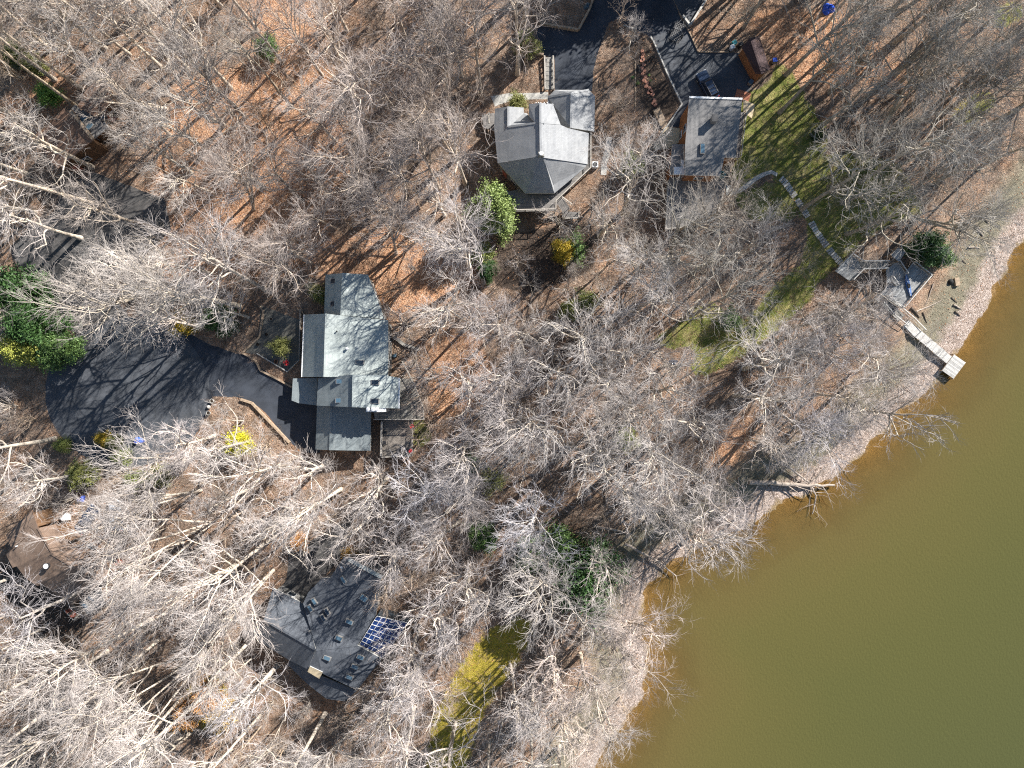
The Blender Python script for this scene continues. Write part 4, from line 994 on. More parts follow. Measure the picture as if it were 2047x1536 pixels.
b=LMB(); b.lathe((0,0,-.1),[(.42,0),(.5,.25),(.33,.5),(.12,.6)],9); o=b.build('boulder',M['rubber']); o.location=G(*Z(Z6,1303,630)); tag(o,'dark boulder beside the tan box on the beach','boulder')
# ================================================================ TREES
def unit(a): return a/np.maximum(np.linalg.norm(a,axis=-1,keepdims=True),1e-9)
def grow(P,R,cnt,t0,t1,L,ang,k,wig,up,r0,r1f,rg,fall=.5,az0=None):
    "children of polylines P (N,m,3); returns polylines (N*cnt,k,3) and radii"
    N,m,_=P.shape; t=rg.uniform(t0,t1,(N,cnt)); t.sort(axis=1)
    x=t*(m-1); i=np.minimum(x.astype(int),m-2); f=(x-i)[...,None]; n_=np.arange(N)[:,None]
    p=P[n_,i]*(1-f)+P[n_,i+1]*f; tg=unit(P[n_,i+1]-P[n_,i])
    pr=R[n_,i]*(1-f[...,0])+R[n_,i+1]*f[...,0]
    p=p.reshape(-1,3); tg=tg.reshape(-1,3); pr=pr.ravel(); tt=t.ravel(); M_=len(p)
    ref=unit(rg.normal(size=(M_,3))); side=unit(ref-(ref*tg).sum(1,keepdims=True)*tg)
    a=rg.uniform(ang[0],ang[1],M_)[:,None]; d=unit(tg*np.cos(a)+side*np.sin(a)+np.array([0,0,up]))
    ln=(L*(1-fall*tt)*rg.uniform(.65,1.2,M_))[:,None]
    out=[p]; 
    for s in range(k-1):
        d=unit(d+rg.normal(size=(M_,3))*wig+np.array([0,0,up*.5])); out.append(out[-1]+d*ln/(k-1))
    Q=np.stack(out,1); r_s=np.minimum(r0,pr*.8)[:,None]; g=np.linspace(0,1,k)[None,:]
    return Q, r_s*(1-g)+r_s*r1f*g
def tubes(P,R,n):
    N,k,_=P.shape; T=np.zeros_like(P); T[:,1:-1]=P[:,2:]-P[:,:-2]; T[:,0]=P[:,1]-P[:,0]; T[:,-1]=P[:,-1]-P[:,-2]; T=unit(T)
    ref=np.where(np.abs(T[:,:1,2:3])<.85,np.array([0,0,1.]),np.array([1.,0,0])); ref=np.broadcast_to(ref,T.shape)
    u=unit(np.cross(T,ref)); w=np.cross(T,u); a=np.arange(n)*2*np.pi/n
    V=P[:,:,None]+R[:,:,None,None]*(u[:,:,None]*np.cos(a)[None,None,:,None]+w[:,:,None]*np.sin(a)[None,None,:,None])
    idx=np.arange(N*k*n).reshape(N,k,n); i2=np.roll(idx,-1,2)
    F=np.stack([idx[:,:-1],i2[:,:-1],i2[:,1:],idx[:,1:]],-1).reshape(-1,4); return V.reshape(-1,3),F
def join(parts):
    V=[];F=[];o=0
    for v,f in parts: V.append(v); F.append(f+o); o+=len(v)
    return np.vstack(V),np.vstack(F)
def bare_tree(seed,Ht,fork,spread,nl,dens=1.0,twig=.0085,gnarl=.16,stems=1,thick=1.0,low=.45):
    rg=np.random.default_rng(seed); P=[];R=[]
    k=9
    for s in range(stems):
        lean=rg.normal(size=2)*(.03 if stems==1 else .16); z=np.linspace(-.3,Ht*(.86 if stems==1 else .78),k); g=np.linspace(0,1,k)
        x=lean[0]*z+np.cumsum(rg.normal(size=k)*.13)*g; y=lean[1]*z+np.cumsum(rg.normal(size=k)*.13)*g
        P.append(np.stack([x,y,z],1)); r=(.34*thick/math.sqrt(stems)**.7)*(1-.72*g); r[0]*=1.35; R.append(r)
    P=np.array(P);R=np.array(R)
    L1,r1=grow(P,R,nl,low,1.0,Ht*.42*spread,(.4,1.15),8,gnarl,.14,.15*thick,.3,rg,.3)
    L2,r2=grow(L1,r1,max(3,int(6*dens)),.2,1,Ht*.21*spread,(.35,.95),6,gnarl*1.2,.09,.058,.38,rg,.4)
    L3,r3=grow(L2,r2,max(3,int(6*dens)),.15,1,Ht*.11*spread,(.35,.9),4,.2,.06,.0205,.5,rg,.35)
    L4,r4=grow(L3,r3,max(2,int(3.4*dens)),.1,1,Ht*.055*spread,(.35,.9),3,.22,.05,twig,.6,rg,.3)
    tv,tf=join([tubes(P,R,8),tubes(L1,r1,6)]); cv,cf=join([tubes(L2,r2,4),tubes(L3,r3,3),tubes(L4,r4,3)])
    top=L2[:,:,:].reshape(-1,3).mean(0)
    return np_mesh('trunk',tv,tf,M['bark'],smooth=True),np_mesh('crown',cv,cf,M['twig']),Ht
VAR=[bare_tree(11,23,.5,1.0,11),bare_tree(12,21,.5,1.15,10,gnarl=.24),bare_tree(13,24,.5,.9,12,low=.5),bare_tree(14,19,.5,1.25,9,gnarl=.28,low=.4),
     bare_tree(15,22,.5,1.05,6,stems=3,low=.4),bare_tree(16,20,.5,1.1,7,stems=2,gnarl=.2),bare_tree(17,25,.5,.95,13,low=.55,gnarl=.13),bare_tree(18,18,.5,1.2,10,dens=1.15,low=.35),bare_tree(19,31,.5,.62,11,low=.6,gnarl=.16,thick=.9),bare_tree(20,29,.5,.85,6,stems=4,low=.5,gnarl=.12,thick=1.1)]
SAP=[bare_tree(31,8,.5,1.35,9,.75,twig=.008,thick=.3,low=.2),bare_tree(32,6.5,.5,1.5,6,.75,twig=.008,stems=3,thick=.35,low=.1),bare_tree(33,10,.5,1.1,10,.7,twig=.008,thick=.35,low=.25),bare_tree(34,5,.5,1.8,5,.8,twig=.007,stems=4,thick=.3,low=.08)]
# open areas of the photograph where no crown stands (pixels)
OPEN=[[(135,650),(330,640),(400,670),(520,730),(600,690),(600,545),(740,545),(780,640),(800,770),(840,780),(840,920),(740,900),(560,880),(500,820),(420,850),(380,890),(280,900),(200,890),(170,900),(140,760)],
 [(975,190),(1080,190),(1070,60),(1170,40),(1180,-60),(1410,-60),(1480,60),(1560,90),(1530,170),(1620,200),(1650,260),(1560,345),(1450,340),(1350,330),(1330,250),(1250,150),(1200,200),(1190,330),(1150,430),(1040,400),(980,330)],
 [(1000,470),(1190,440),(1190,580),(1060,600),(985,570)],[(1380,750),(1420,680),(1590,530),(1640,560),(1560,640),(1440,740)],
 [(1670,510),(1790,490),(1860,540),(1850,620),(1935,715),(1890,760),(1750,620)],[(10,1110),(75,1030),(120,1090),(200,1190),(150,1240)],
 [(585,1130),(690,1110),(770,1180),(740,1310),(690,1400),(520,1250),(500,1240),(560,1160)],
 [(880,1440),(960,1330),(1040,1240),(1060,1260),(960,1400),(900,1536)],[(120,400),(240,380),(330,400),(330,470),(220,480),(130,440)],[(140,180),(230,190),(215,260),(120,330),(110,270)],
 [(1840,640),(1900,520),(1960,460),(2047,420),(2047,600),(1920,720)],[(1440,860),(1500,850),(1490,920),(1440,920)],[(860,700),(960,690),(960,760),(880,790)]]
BLOCK=[r for r in ROADS]+[[(600,540),(740,540),(800,750),(830,900),(630,905),(585,760),(604,630)],[(975,190),(1200,160),(1200,350),(1110,440),(1020,420)],[(1300,180),(1520,180),(1500,350),(1450,460),(1320,470)],
 [(1370,80),(1560,70),(1540,180),(1380,190)],[(10,1080),(70,1010),(270,1180),(180,1250)],[(90,300),(190,150),(240,230),(130,350)],[(490,1240),(590,1130),(700,1110),(800,1220),(820,1240),(690,1410)],[(1640,500),(1790,480),(1870,540),(1850,650),(1950,730),(1890,770),(1700,590)]]
def pin(x,y,polys):
    a=np.array([x],float); c=np.array([y],float); return any(inpoly(a,c,p)[0] for p in polys)
def near(x,y,polys,r):
    return any(pin(x+r*math.cos(a),y+r*math.sin(a),polys) for a in (0,.79,1.57,2.36,3.14,3.93,4.71,5.5)) or pin(x,y,polys)
WIDE=[[(890,1440),(930,1370),(990,1290),(1030,1270),(960,1390),(910,1500)],[(130,400),(320,400),(320,460),(150,480)],[(950,1060),(1000,1060),(1000,1100),(950,1100)],[(1040,1090),(1130,1090),(1130,1140),(1040,1140)],[(700,1160),(790,1230),(770,1300),(700,1250)],[(965,380),(1005,380),(1010,450),(970,460)],[(1125,1095),(1215,1095),(1215,1200),(1125,1200)],[(180,1180),(230,1190),(215,1240),(170,1220)],[(1450,340),(1600,330),(1690,530),(1650,540),(1560,400),(1450,400)],[(1680,500),(1800,490),(1860,540),(1930,720),(1880,740),(1760,620),(1690,560)],[(5,1080),(75,1030),(130,1090),(200,1180),(190,1230),(100,1200)],[(1400,740),(1430,700),(1590,550),(1620,570),(1540,650),(1440,740)],[(120,1020),(265,1015),(265,1070),(130,1060)],[(100,330),(130,190),(225,180),(225,260),(150,345)],[(1310,460),(1440,460),(1440,400),(1320,380)],[(1500,955),(1660,950),(1660,990),(1600,1040),(1520,985)],[(1190,1050),(1300,1060),(1360,1150),(1260,1140)],[(1660,500),(1720,490),(1740,540),(1700,580)],[(540,590),(600,590),(600,640),(560,640)]]
# landmarks used to say which tree is which
LAND=[('the leaf-strewn brown house',(165,245)),('the round asphalt court',(270,790)),('the green-grey-roofed house',(700,740)),('the grey multi-gabled house',(1085,290)),
 ('the cedar house',(1415,270)),('the cedar shed',(1510,115)),('the lakeside deck',(1780,560)),('the narrow lower lawn',(1500,650)),('the solar-sunroom house',(650,1250)),
 ('the stepped brown house',(90,1120)),('the yellow mossy clearing',(960,1370)),('the big shoreline log',(1590,970)),('the yellow bush clearing',(1100,530)),('the bright cedar tree',(985,415)),
 ('the silver car',(237,1030)),('the lower driveway',(620,1100)),('the dark evergreen on the bank',(1165,1150))]
DIRS=['right of','upper right of','above','upper left of','left of','lower left of','below','lower right of']
ORD=['nearest','second nearest','third nearest','fourth nearest','fifth nearest','sixth nearest','seventh nearest','eighth nearest','ninth nearest','tenth nearest','eleventh nearest','twelfth nearest','thirteenth nearest','fourteenth nearest','fifteenth nearest']+['%dth nearest'%i for i in range(16,60)]
def name_trees(lst,kind):
    b={}
    for o,px,py in lst:
        L=min(LAND,key=lambda l:math.hypot(px-l[1][0],py-l[1][1])); a=math.atan2(L[1][1]-py,px-L[1][0]); s=int(round(a/(math.pi/4)))%8
        b.setdefault((L[0],s),[]).append((math.hypot(px-L[1][0],py-L[1][1]),o))
    for (l,s),v in b.items():
        v.sort(key=lambda q:q[0])
        for i,(d,o) in enumerate(v):
            o['label']=('%s %s'%(kind(o),DIRS[s])+' '+l) if len(v)==1 else '%s, %s one %s %s'%(kind(o),ORD[i],DIRS[s],l)
def tint_of(px,py):
    # bark tone zones seen in the photograph: pale beeches lower left, warm grey above, cool grey right
    if px<780 and py>820: base=(1.02,.99,.97)
    elif px<420 and py<700: base=(1.1,1.06,1.0)
    elif px>1350 and py<640: base=(.82,.81,.76)
    elif px>1050: base=(1.0,.98,.96)
    elif py<520: base=(.95,.88,.83)
    else: base=(.98,.95,.95)
    k=random.uniform(.85,1.12); return tuple(min(1.6,c*k) for c in base)+(1,)
TREES=[]
def place(var,px,py,sc,rz,tint,name='bare_tree',cat='tree',group='bare winter trees',store=TREES,lean=0.0):
    tm,cm,h=var; g=G(px,py); t=empty(name,g,None,cat,group,rz); t.scale=(sc,sc,sc*random.uniform(.94,1.06)); t.rotation_euler=(random.gauss(0,.03)+0,random.gauss(0,.03),rz)
    for nm,me in (('trunk',tm),('crown',cm)):
        o=bpy.data.objects.new(nm,me); COL.objects.link(o); o.parent=t; o.color=tint
    store.append((t,px,py)); return t
def crown_to_base(x,y,h=15.0):
    f=1-h/H; return CX+(x-CX)*f, CY+(y-CY)*f
PALE=(1.17,1.13,1.10,1); DK=(.6,.57,.55,1)
bases=[(425,1045,9,.9,PALE),(548,1072,6,1.1,PALE),(453,1352,8,1.05,PALE),(363,1395,8,.9,PALE),(317,1280,8,.8,PALE),(338,992,6,.95,PALE),(420,1300,9,.9,PALE),(130,1395,8,1.0,PALE),(520,1430,8,.85,PALE),(300,1240,6,1.0,PALE),
 (908,322,5,1.12,(.75,.66,.58,1)),(1352,462,5,1.0,(.7,.66,.6,1)),(605,402,1,.85,DK),(582,212,8,.8,(.7,.66,.6,1)),(565,125,2,.8,DK),(163,178,8,1.05,(1.0,.92,.82,1)),(152,212,8,.9,(.95,.87,.75,1)),(100,100,8,1.0,(1.1,1.0,.9,1)),(260,110,8,.85,(1.0,.95,.9,1)),(40,150,8,1.0,(1.1,1.0,.9,1)),(340,270,8,.75,(.9,.85,.8,1)),
 (205,412,8,1.1,(1.2,1.12,1.05,1)),(330,463,2,.9,(.8,.75,.7,1)),(70,258,8,.95,(1,.9,.8,1)),(490,235,0,.9,DK),(110,160,6,1.0,(.95,.9,.85,1)),(470,1130,0,.9,PALE),(300,1400,5,.9,PALE),(1230,-60,0,1.1,None),(1310,-90,2,1.1,None),(1440,-60,1,1.0,None),(1530,-70,2,1.1,None),(1625,-30,6,1.0,None),(1690,40,8,.85,None),(1740,75,8,.8,None),(1655,110,6,.8,None),(1790,150,2,1.0,None),(1255,100,3,.45,None),(1225,230,3,.4,(.9,.8,.7,1)),(1180,1215,4,1.0,(.8,.75,.7,1)),(1062,1080,1,.85,(1.1,1.1,1.1,1)),(1185,1090,7,.8,PALE)]
for x,y,v,s,c in bases:
    if c is None: c=tint_of(x,y)
    place(VAR[v],x,y,s,random.uniform(0,6.28),c)
crowns=[(866,455,7,.95,PALE),(872,390,7,.8,PALE),(1110,745,1,.95,None),(1260,705,3,1.0,None),(1320,590,3,1.05,None),(1290,860,5,1.05,None),(1060,850,1,1.0,None),(940,770,3,.9,None),(880,610,7,1.0,(1.2,1.15,1.1,1)),(735,985,7,.95,PALE),
 (855,1000,7,1.0,(1.1,1.12,1.2,1)),(1075,1030,1,.95,(1.1,1.12,1.2,1)),(925,1190,7,1.0,PALE),(930,890,1,.9,None),(1250,970,0,.95,None),(1350,970,7,1.0,None),(1450,1030,7,.95,(1.15,1.1,1.1,1)),(1385,1085,1,1.0,PALE),
 (560,490,3,.95,None),(215,575,7,.9,(1.3,1.28,1.25,1)),(240,505,3,.7,(1.3,1.28,1.25,1)),(500,955,7,1.1,PALE),(600,950,7,.85,PALE),(350,885,7,.85,(1.2,1.15,1.15,1)),(630,1010,0,.95,PALE),(25,430,1,1.0,PALE),
 (1000,645,7,.8,None),(1220,435,7,.85,(.9,.86,.8,1)),(1500,500,1,.8,(.85,.85,.85,1)),(1425,515,3,.9,None),(1655,640,7,.8,None),(1665,700,7,.85,(1.05,1.05,1.1,1)),(1700,790,0,.75,(1.1,1.05,1,1)),(1620,820,4,.95,(1,1,1.05,1)),(1690,865,3,.65,(1.1,1.05,1,1)),(1545,890,0,.75,(1.1,1.05,1,1)),
 (1105,1365,7,1.0,(1.25,1.15,1.1,1)),(1235,1300,4,.95,(1.25,1.15,1.1,1)),(1180,1390,7,.95,(1.3,1.2,1.1,1)),(765,1440,7,.9,PALE),(1130,1480,7,1.0,(1.3,1.2,1.1,1)),(470,1200,4,1.0,PALE),(480,1420,3,1.0,(1.2,1.2,1.25,1)),(60,1230,1,1.0,(.95,.95,1,1)),
 (1960,250,3,.95,None),(1830,300,1,1.0,None),(1700,360,1,1.05,None),(1800,420,3,1.0,None),(330,640,7,.75,(1.2,1.15,1.15,1)),(440,620,7,.7,(1.1,1.1,1.1,1)),(790,330,3,1.0,None),(700,180,1,1.05,None),(760,470,5,.9,None),(650,60,3,.95,None),(880,130,0,1.0,None)]
CR=[]
for x,y,v,s,c in crowns:
    if c is None: c=tint_of(x,y)
    bx,by=crown_to_base(x,y,15*s); place(VAR[v],bx,by,s,random.uniform(0,6.28),c); CR.append((x,y,s))
for x,y,v,s,c in bases:
    f=1/(1-15*s/H); CR.append((CX+(x-CX)*f,CY+(y-CY)*f,s))
tries=0
while len(TREES)<292 and tries<30000:
    tries+=1; x=random.uniform(-190,2230); y=random.uniform(-260,1700)
    if tries>22000 and False: break
    s=random.uniform(.72,1.12)
    dmin=(52 if tries<6000 else 43)*(1.25 if x<800 and y>850 else 1)
    if min(math.hypot(x-a,(y-b_)) for a,b_,_ in CR)<dmin*(1.15 if s>.85 else 1): continue
    if near(x,y,OPEN,34*s+8) or near(x,y,WIDE,52*s): continue
    bx,by=crown_to_base(x,y,14*s)
    if near(bx,by,BLOCK,8): continue
    g=W(bx,by,0); d=float(shore_d(np.array([g.x]),np.array([g.y]))[0])
    if d<(7.5 if y>1130 or (x>1650 and y<950) else 4.5): continue
    if x>1750 and d<13 and y<760: continue
    if 380<x<1000 and y<640 and random.random()<.45: continue
    if ((430<x<640 and 200<y<440) or (500<x<620 and y<220) or (600<x<900 and 470<y<580) or (880<x<990 and 660<y<800) or (1440<x<1520 and 820<y<940)) and random.random()<.75: continue
    if not(-40<x<2090 and -40<y<1576) and random.random()<(.7 if y<0 or x>2047 else .93): continue
    place(VAR[random.choice((0,1,2,3,4,5,6,7,7,3,1))],bx,by,s,random.uniform(0,6.28),tint_of(x,y)); CR.append((x,y,s))
print('bare trees',len(TREES),tries)
name_trees(TREES,lambda o:('tall ' if o.scale[0]>.98 else 'slim ' if o.scale[0]<.8 else '')+('pale-barked' if o.children[0].color[0]>1.15 else 'dark-barked' if o.children[0].color[0]<.78 else 'grey')+' leafless tree' if o.children else 'leafless tree')
# saplings and shrubs
SAPS=[]; tries=0; pts=[]
while len(SAPS)<290 and tries<30000:
    tries+=1; x=random.uniform(-20,2060); y=random.uniform(-20,1560)
    if near(x,y,BLOCK,12) or near(x,y,[OPEN[3],OPEN[7],[(1265,80),(1320,80),(1345,260),(1265,260)],[(1480,180),(1640,180),(1660,300),(1560,350),(1460,340)]],3) or near(x,y,WIDE,20): continue
    if pts and min(math.hypot(x-a,y-c) for a,c in pts)<38: continue
    g=W(x,y,0); d=float(shore_d(np.array([g.x]),np.array([g.y]))[0])
    if d<2.0 or (x>1780 and d<14 and y<800): continue
    if 380<x<1000 and y<640 and random.random()<.5: continue
    tn=tint_of(x,y); w=random.random(); tn=tuple(c*k*.85 for c,k in zip(tn,(1,.9,.8) if w<.5 else (1,1,1)))[:3]+(1,)
    place(random.choice(SAP),x,y,random.uniform(.6,1.45),random.uniform(0,6.28),tn,'bare_sapling','sapling','leafless saplings under the trees',SAPS); pts.append((x,y))
name_trees(SAPS,lambda o:('low bushy' if o.scale[0]<.95 else 'taller')+' leafless sapling')

# evergreens and leafy shrubs --------------------------------------------------------------
def leaves(C,n,size,rg,spread,up=.5):
    "n small leaf faces scattered round each clump centre"
    N=len(C); p=C[:,None]+rg.normal(size=(N,n,3))*spread; p=p.reshape(-1,3); M_=len(p)
    u=unit(rg.normal(size=(M_,3))); nrm=unit(rg.normal(size=(M_,3))+np.array([0,0,up])); w=unit(np.cross(nrm,u)); u=np.cross(w,nrm)
    s=size*rg.uniform(.6,1.4,(M_,1)); V=np.stack([p-u*s,p+w*s*.45,p+u*s,p-w*s*.45],1).reshape(-1,3); return V,np.arange(M_*4).reshape(-1,4)
def evergreen(seed,Ht,rad,shape,nb=110,nleaf=55,size=.16):
    rg=np.random.default_rng(seed); k=7; z=np.linspace(-.2,Ht*.93,k); P=np.stack([rg.normal(size=k)*.05,rg.normal(size=k)*.05,z],1)[None]; R=(.16*(1-.8*np.linspace(0,1,k)))[None]
    zz=rg.uniform(.08,1,nb)**(.9); 
    if shape=='cone': rr=rad*(1.03-zz)
    elif shape=='dome': rr=rad*np.sqrt(np.clip(1-(zz-.25)**2/.6,0.02,1))
    else: rr=rad*np.sqrt(np.clip(1-(2*zz-1)**2,.05,1))
    a=rg.uniform(0,2*np.pi,nb); lob=1+.22*np.sin(3*a+seed)+.15*np.sin(5*a+seed*2); rr=rr*lob
    f=rg.uniform(.55,1.0,nb); tip=np.stack([rr*f*np.cos(a),rr*f*np.sin(a),Ht*(zz-.04)],1)
    root=np.stack([0*a,0*a,np.maximum(.1,Ht*(zz*.85-.05))],1); g=np.linspace(0,1,4)[None,:,None]
    L=root[:,None]*(1-g)+tip[:,None]*g; L[:,1:3,2]+=.06*Ht*.3; Lr=np.broadcast_to(np.linspace(.05,.015,4),(nb,4))
    C=[]; 
    for q in (1.0,.82,.6): C.append(root*(1-q)+tip*q+rg.normal(size=(nb,3))*.12)
    C=np.vstack(C); lv,lf=leaves(C,nleaf//3+4,size,rg,np.array([.26,.26,.13])*(rad/2.0)**.5)
    tv,tf=join([tubes(P,R,7),tubes(L,Lr,4)])
    mi=(rg.random(len(lf))<.4).astype(int)
    return np_mesh('trunk',tv,tf,M['bark'],smooth=True),np_mesh('crown',lv,lf,[M['leaf'],M['leafd']],mi),Ht
EV=[evergreen(41,9,3.2,'dome',170,66,.15),evergreen(42,11,2.9,'cone',190,66,.14),evergreen(43,3,1.6,'round',70,60,.09),evergreen(44,7,3.4,'round',190,72,.16)]
BRT=(.34,.42,.14,1); DRK=(.08,.16,.05,1); MID=(.20,.32,.10,1); OLV=(.36,.36,.12,1); YEL=(.95,.85,.06,1); GOLD=(.62,.42,.05,1); ORG=(.85,.42,.16,1); MOSSY=(.30,.34,.10,1)
for px,py,v,s,c,lab in ((985,415,0,1.15,BRT,'bright green cedar tree touching the lower left corner of the grey multi-gabled house'),(1000,438,0,.9,BRT,'smaller bright green cedar beside the big bright cedar'),
 (1856,492,3,.8,DRK,'dark green evergreen hugging the top right corner of the lakeside deck'),(1882,512,3,.6,MID,'mid green evergreen shrub at the beach edge by the deck'),
 (1168,1155,3,1.7,DRK,'dark green evergreen on the shady bank above the lower cove'),(1125,1120,3,.9,MID,'smaller green evergreen just upper left of the dark bank evergreen'),(1120,1085,2,1.8,MID,'round green holly below the forked pale tree'),(1062,1112,3,.8,MID,'glossy green holly under a white branching tree near the bottom centre'),
 (30,600,3,1.5,DRK,'dark evergreen at the left edge, topmost of its clump'),(75,655,0,1.2,(.1,.2,.06,1),'dark evergreen in the middle of the left edge clump'),(112,695,3,.95,MID,'green evergreen at the right end of the left edge clump'),(50,695,0,1.0,(.62,.62,.14,1),'yellow-green evergreen at the lower left of the left edge clump'),(82,640,2,1.3,(.6,.52,.1,1),'yellowish shrub on top of the left edge clump'),
 (165,950,3,.65,OLV,'yellow-green shrub above the blue tarp at the lower left'),(1053,90,3,.6,OLV,'yellow-green evergreen left of the top parking bay'),(95,190,2,1.2,(.25,.45,.1,1),'small bright green shrub near the top left house'),
 (1130,500,0,.62,(.66,.46,.05,1),'yellow autumn bush in the dark clearing below the grey house'),(1145,495,2,1.4,MID,'dark green shrub growing against the yellow bush'),(1140,620,3,.5,OLV,'olive shrub below the yellow bush'),(1175,605,2,1.2,MOSSY,'small olive shrub right of the olive shrub under the yellow bush'),
 (478,888,2,1.35,YEL,'vivid yellow shrub below the driveway near the green-grey house'),(970,1078,3,.65,MID,'green holly between pale trees at the bottom centre'),(955,1060,2,1.1,MID,'small green shrub upper left of the bottom centre holly'),
 (368,648,2,1.2,GOLD,'gold-brown shrub on the upper edge of the round asphalt court'),(345,640,2,1.0,(.5,.3,.08,1),'rusty shrub left of the gold-brown court-edge shrub'),(228,885,2,.8,OLV,'olive shrub in the wedge at the foot of the round court'),(243,912,2,.95,MOSSY,'larger olive shrub below the wedge of the round court'),(205,878,2,.8,GOLD,'small gold shrub at the tip of the wedge of the round court'),
 (532,95,3,.55,MID,'green evergreen among orange leaf litter at the top, left of centre'),(560,693,2,1.0,OLV,'clipped green shrub in the island of the gravel court'),(1460,640,2,1.1,MID,'small green shrub on the narrow lower lawn'),
 (940,930,2,1.2,DRK,'dark green shrub amid grey trees at the lower centre'),(985,960,2,1.3,OLV,'olive shrub right of the dark green shrub at the lower centre'),(438,640,3,.75,DRK,'dark green shrub above the driveway junction'),(270,958,2,1.0,MOSSY,'mossy green shrub in the grey woods right of the silver car'),(320,950,2,1.2,OLV,'olive shrub among pale branches right of the mossy one'),
 (125,890,2,.8,MOSSY,'green shrub left of the road branch'),(1265,330,2,1.2,MOSSY,'dark olive shrub left of the cedar house walkway'),(1035,205,2,1.0,OLV,'olive shrub on the upper left wall of the grey multi-gabled house'),(640,590,2,.9,OLV,'olive shrub left of the top wing of the green-grey house'),(975,540,3,.5,DRK,'dark evergreen left of the dark clearing'),(965,510,2,1.2,MOSSY,'mossy shrub above the dark evergreen of the clearing'),
 (1265,155,2,.16,(.3,.5,.2,1),'tiny green plant by the stepping stones, upper one'),(1297,150,2,.13,(.45,.6,.25,1),'tiny pale plant right of the stepping stones, upper one'),(1300,162,2,.13,(.45,.6,.25,1),'tiny pale plant right of the stepping stones, lower one'),(1275,166,2,.18,(.4,.5,.2,1),'tiny green plant left of the stepping stones, lower one'),
 (410,1400,0,.75,ORG,'orange-leaved tree near the bottom left'),(440,1430,3,.7,(.8,.5,.1,1),'golden-leaved tree below the orange-leaved tree'),(375,1430,2,1.5,ORG,'low orange-leaved shrub left of the golden-leaved tree'),(1632,268,3,.3,(.1,.15,.06,1),'dark evergreen added for the shading at the right edge of the upper lawn'),(1250,880,2,1.3,MOSSY,'mossy shrub amid pale branches below the centre'),(70,130,3,.5,OLV,'olive evergreen among the leaning trunks at the top left'),(30,110,3,.55,MOSSY,'mossy evergreen at the top left edge'),(1270,-165,3,2.0,DRK,'tall dark evergreen beyond the top edge, left one of three above the top road'),(1365,-210,3,2.2,DRK,'tall dark evergreen beyond the top edge, middle one of three above the top road'),(1470,-180,3,1.8,DRK,'tall dark evergreen beyond the top edge, right one of three above the top road'),(600,1085,2,.9,ORG,'orange-leaved shrub beside the lower driveway'),(700,1110,2,.8,(.8,.45,.12,1),'row of rusty leaved plants between the lower driveway and the charcoal roof')):  # the dark evergreen by the upper lawn is added for the shading there
    h=EV[v][2]*s*.5; bx,by=crown_to_base(px,py,h)
    evs=[]; t=place(EV[v],bx,by,s,random.uniform(0,6.28),c,'evergreen_tree' if v in (0,1,3) and 'shrub' not in lab and 'leaved' not in lab and 'bush' not in lab else ('leafy_tree' if 'leaved tree' in lab else 'shrub'),'tree' if 'tree' in lab or 'cedar' in lab or 'evergreen' in lab else 'shrub',None,evs)
    t['label']=lab

# understorey: brambles, fallen twigs and leaf litter too many to count ----------------------
rg=np.random.default_rng(99)
def scatter(n,cond):
    out=[]
    while len(out)<n:
        x=rg.uniform(-84,84,n); y=rg.uniform(-64,64,n); z=terrain(x,y); px=CX+x/(1.5*(H-z)/2047); py=CY-y/(1.5*(H-z)/2047)
        ok=cond(x,y,px,py)
        for i in np.nonzero(ok)[0]: out.append((x[i],y[i],z[i],px[i],py[i]))
    return np.array(out[:n])
def inany(px,py,polys):
    r=np.zeros(px.shape,bool)
    for p in polys: r|=inpoly(px,py,p)
    return r
S=scatter(4600,lambda x,y,px,py:(~inany(px,py,BLOCK+[OPEN[3],OPEN[7]]))&(shore_d(x,y)>3.0)&~((px>1400)&(px<1640)&(py>170)&(py<360))&~((px>1840)&(py>380)&(py<720)&(shore_d(x,y)<11)))
n=S.shape[0]; base=S[:,:3]; st=[]
k=5; per=6
B=np.repeat(base,per,0)+rg.normal(size=(n*per,3))*np.array([.35,.35,0]); d=unit(rg.normal(size=(n*per,3))*np.array([1,1,.35])+np.array([0,0,.8])); ln=rg.uniform(.4,1.7,(n*per,1)); pts=[B]
for s in range(3): d=unit(d+rg.normal(size=d.shape)*.3); pts.append(pts[-1]+d*ln/3)
P=np.stack(pts,1); R=np.broadcast_to(np.linspace(.016,.007,4),(n*per,4)); v1,f1=tubes(P,R,3)
T2,r2=grow(P,R.copy(),3,.2,1,.6,(.4,1.1),3,.25,.05,.009,.6,rg,.3); v2,f2=tubes(T2,r2,3)
V,F=join([(v1,f1),(v2,f2)])
mb=plain('bramble_stems',(.27,.20,.155),.9,.1,.45,.35)
tag(link('underbrush',np_mesh('underbrush',V,F,mb)),'low tangle of brown brambles and thin stems covering the woodland floor','undergrowth',kind='stuff')
S=scatter(60000,lambda x,y,px,py:(~inany(px,py,BLOCK))&(shore_d(x,y)>1.5))
C=S[:,:3]+np.array([0,0,.05]); lv,lf=leaves(C,1,.10,rg,np.array([.05,.05,.02]),1.6)
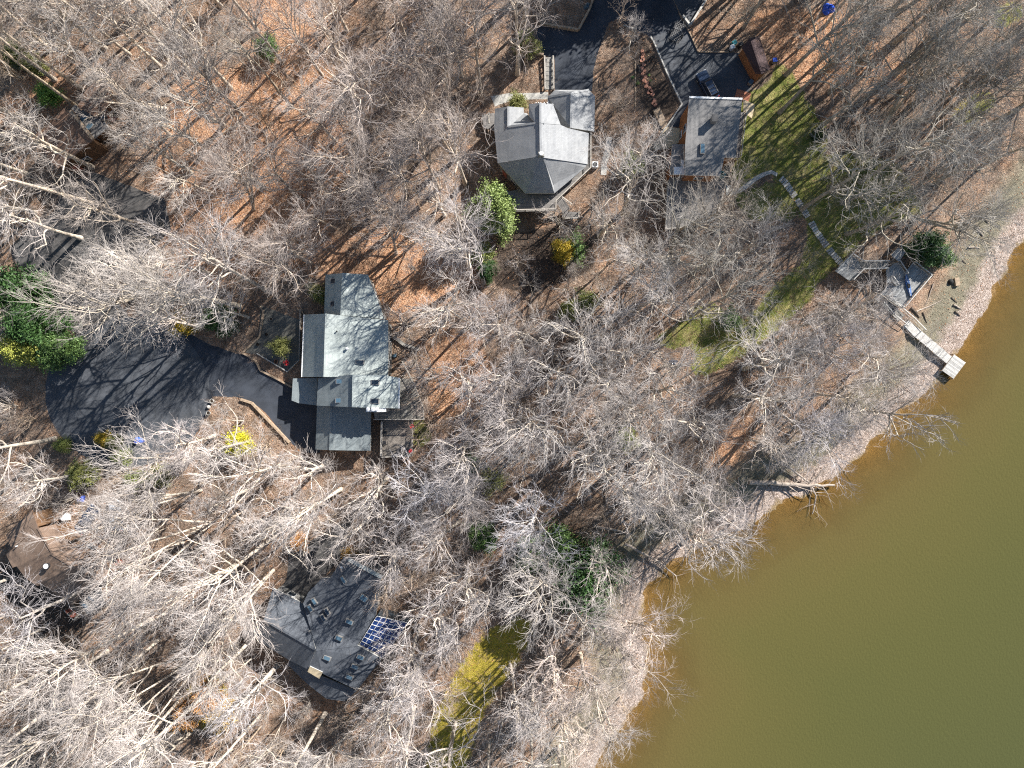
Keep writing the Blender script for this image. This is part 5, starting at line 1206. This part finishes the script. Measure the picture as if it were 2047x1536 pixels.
ml=[plain('fallen_leaf_rust',(.40,.18,.08),.85,.2),plain('fallen_leaf_tan',(.50,.33,.21),.85,.2),plain('fallen_leaf_brown',(.20,.11,.065),.85,.2)]
tag(link('fallen_leaves',np_mesh('fallen_leaves',lv,lf,ml,rg.integers(0,3,len(lf)))),'loose rust and tan fallen leaves strewn over the woodland floor','fallen leaves',kind='stuff')
# ================================================================ LIGHT, SKY, CAMERA
EL=math.radians(31); AZ=math.atan2(.735,.68)        # sun from the upper right of the photograph
sd=Vector((math.cos(EL)*math.sin(AZ),math.cos(EL)*math.cos(AZ),math.sin(EL)))
wd_=bpy.data.worlds.new('World'); SC.world=wd_; wd_.use_nodes=True; nt=wd_.node_tree; nt.nodes.clear()
sk=nt.nodes.new('ShaderNodeTexSky'); sk.sky_type='NISHITA'; sk.sun_disc=False; sk.sun_elevation=EL; sk.sun_rotation=AZ; sk.ozone_density=6.0; sk.air_density=1.7; sk.dust_density=.3
bg=nt.nodes.new('ShaderNodeBackground'); bg.inputs[1].default_value=.052; wo=nt.nodes.new('ShaderNodeOutputWorld')
nt.links.new(sk.outputs[0],bg.inputs[0]); nt.links.new(bg.outputs[0],wo.inputs[0])
sl=bpy.data.lights.new('sun','SUN'); sl.energy=5.0; sl.angle=math.radians(.5); sl.color=(1,.965,.91)
so=bpy.data.objects.new('sun',sl); COL.objects.link(so); so.rotation_euler=sd.to_track_quat('Z','Y').to_euler(); so.location=(60,60,60)
cd=bpy.data.cameras.new('camera'); co=bpy.data.objects.new('camera',cd); COL.objects.link(co)
cd.sensor_fit='HORIZONTAL'; cd.sensor_width=36; cd.lens=24; cd.clip_end=3000; co.location=(0,0,H); co.rotation_euler=(0,0,0); SC.camera=co
vs=SC.view_settings; vs.view_transform='Standard'; vs.look='None'; vs.gamma=1; vs.use_curve_mapping=False; vs.exposure=1.22
try:
    SC.cycles.use_denoising=False; SC.cycles.filter_width=1.15; SC.cycles.adaptive_threshold=.005; SC.cycles.max_bounces=4; SC.cycles.diffuse_bounces=2; SC.cycles.transparent_max_bounces=6
except Exception: pass
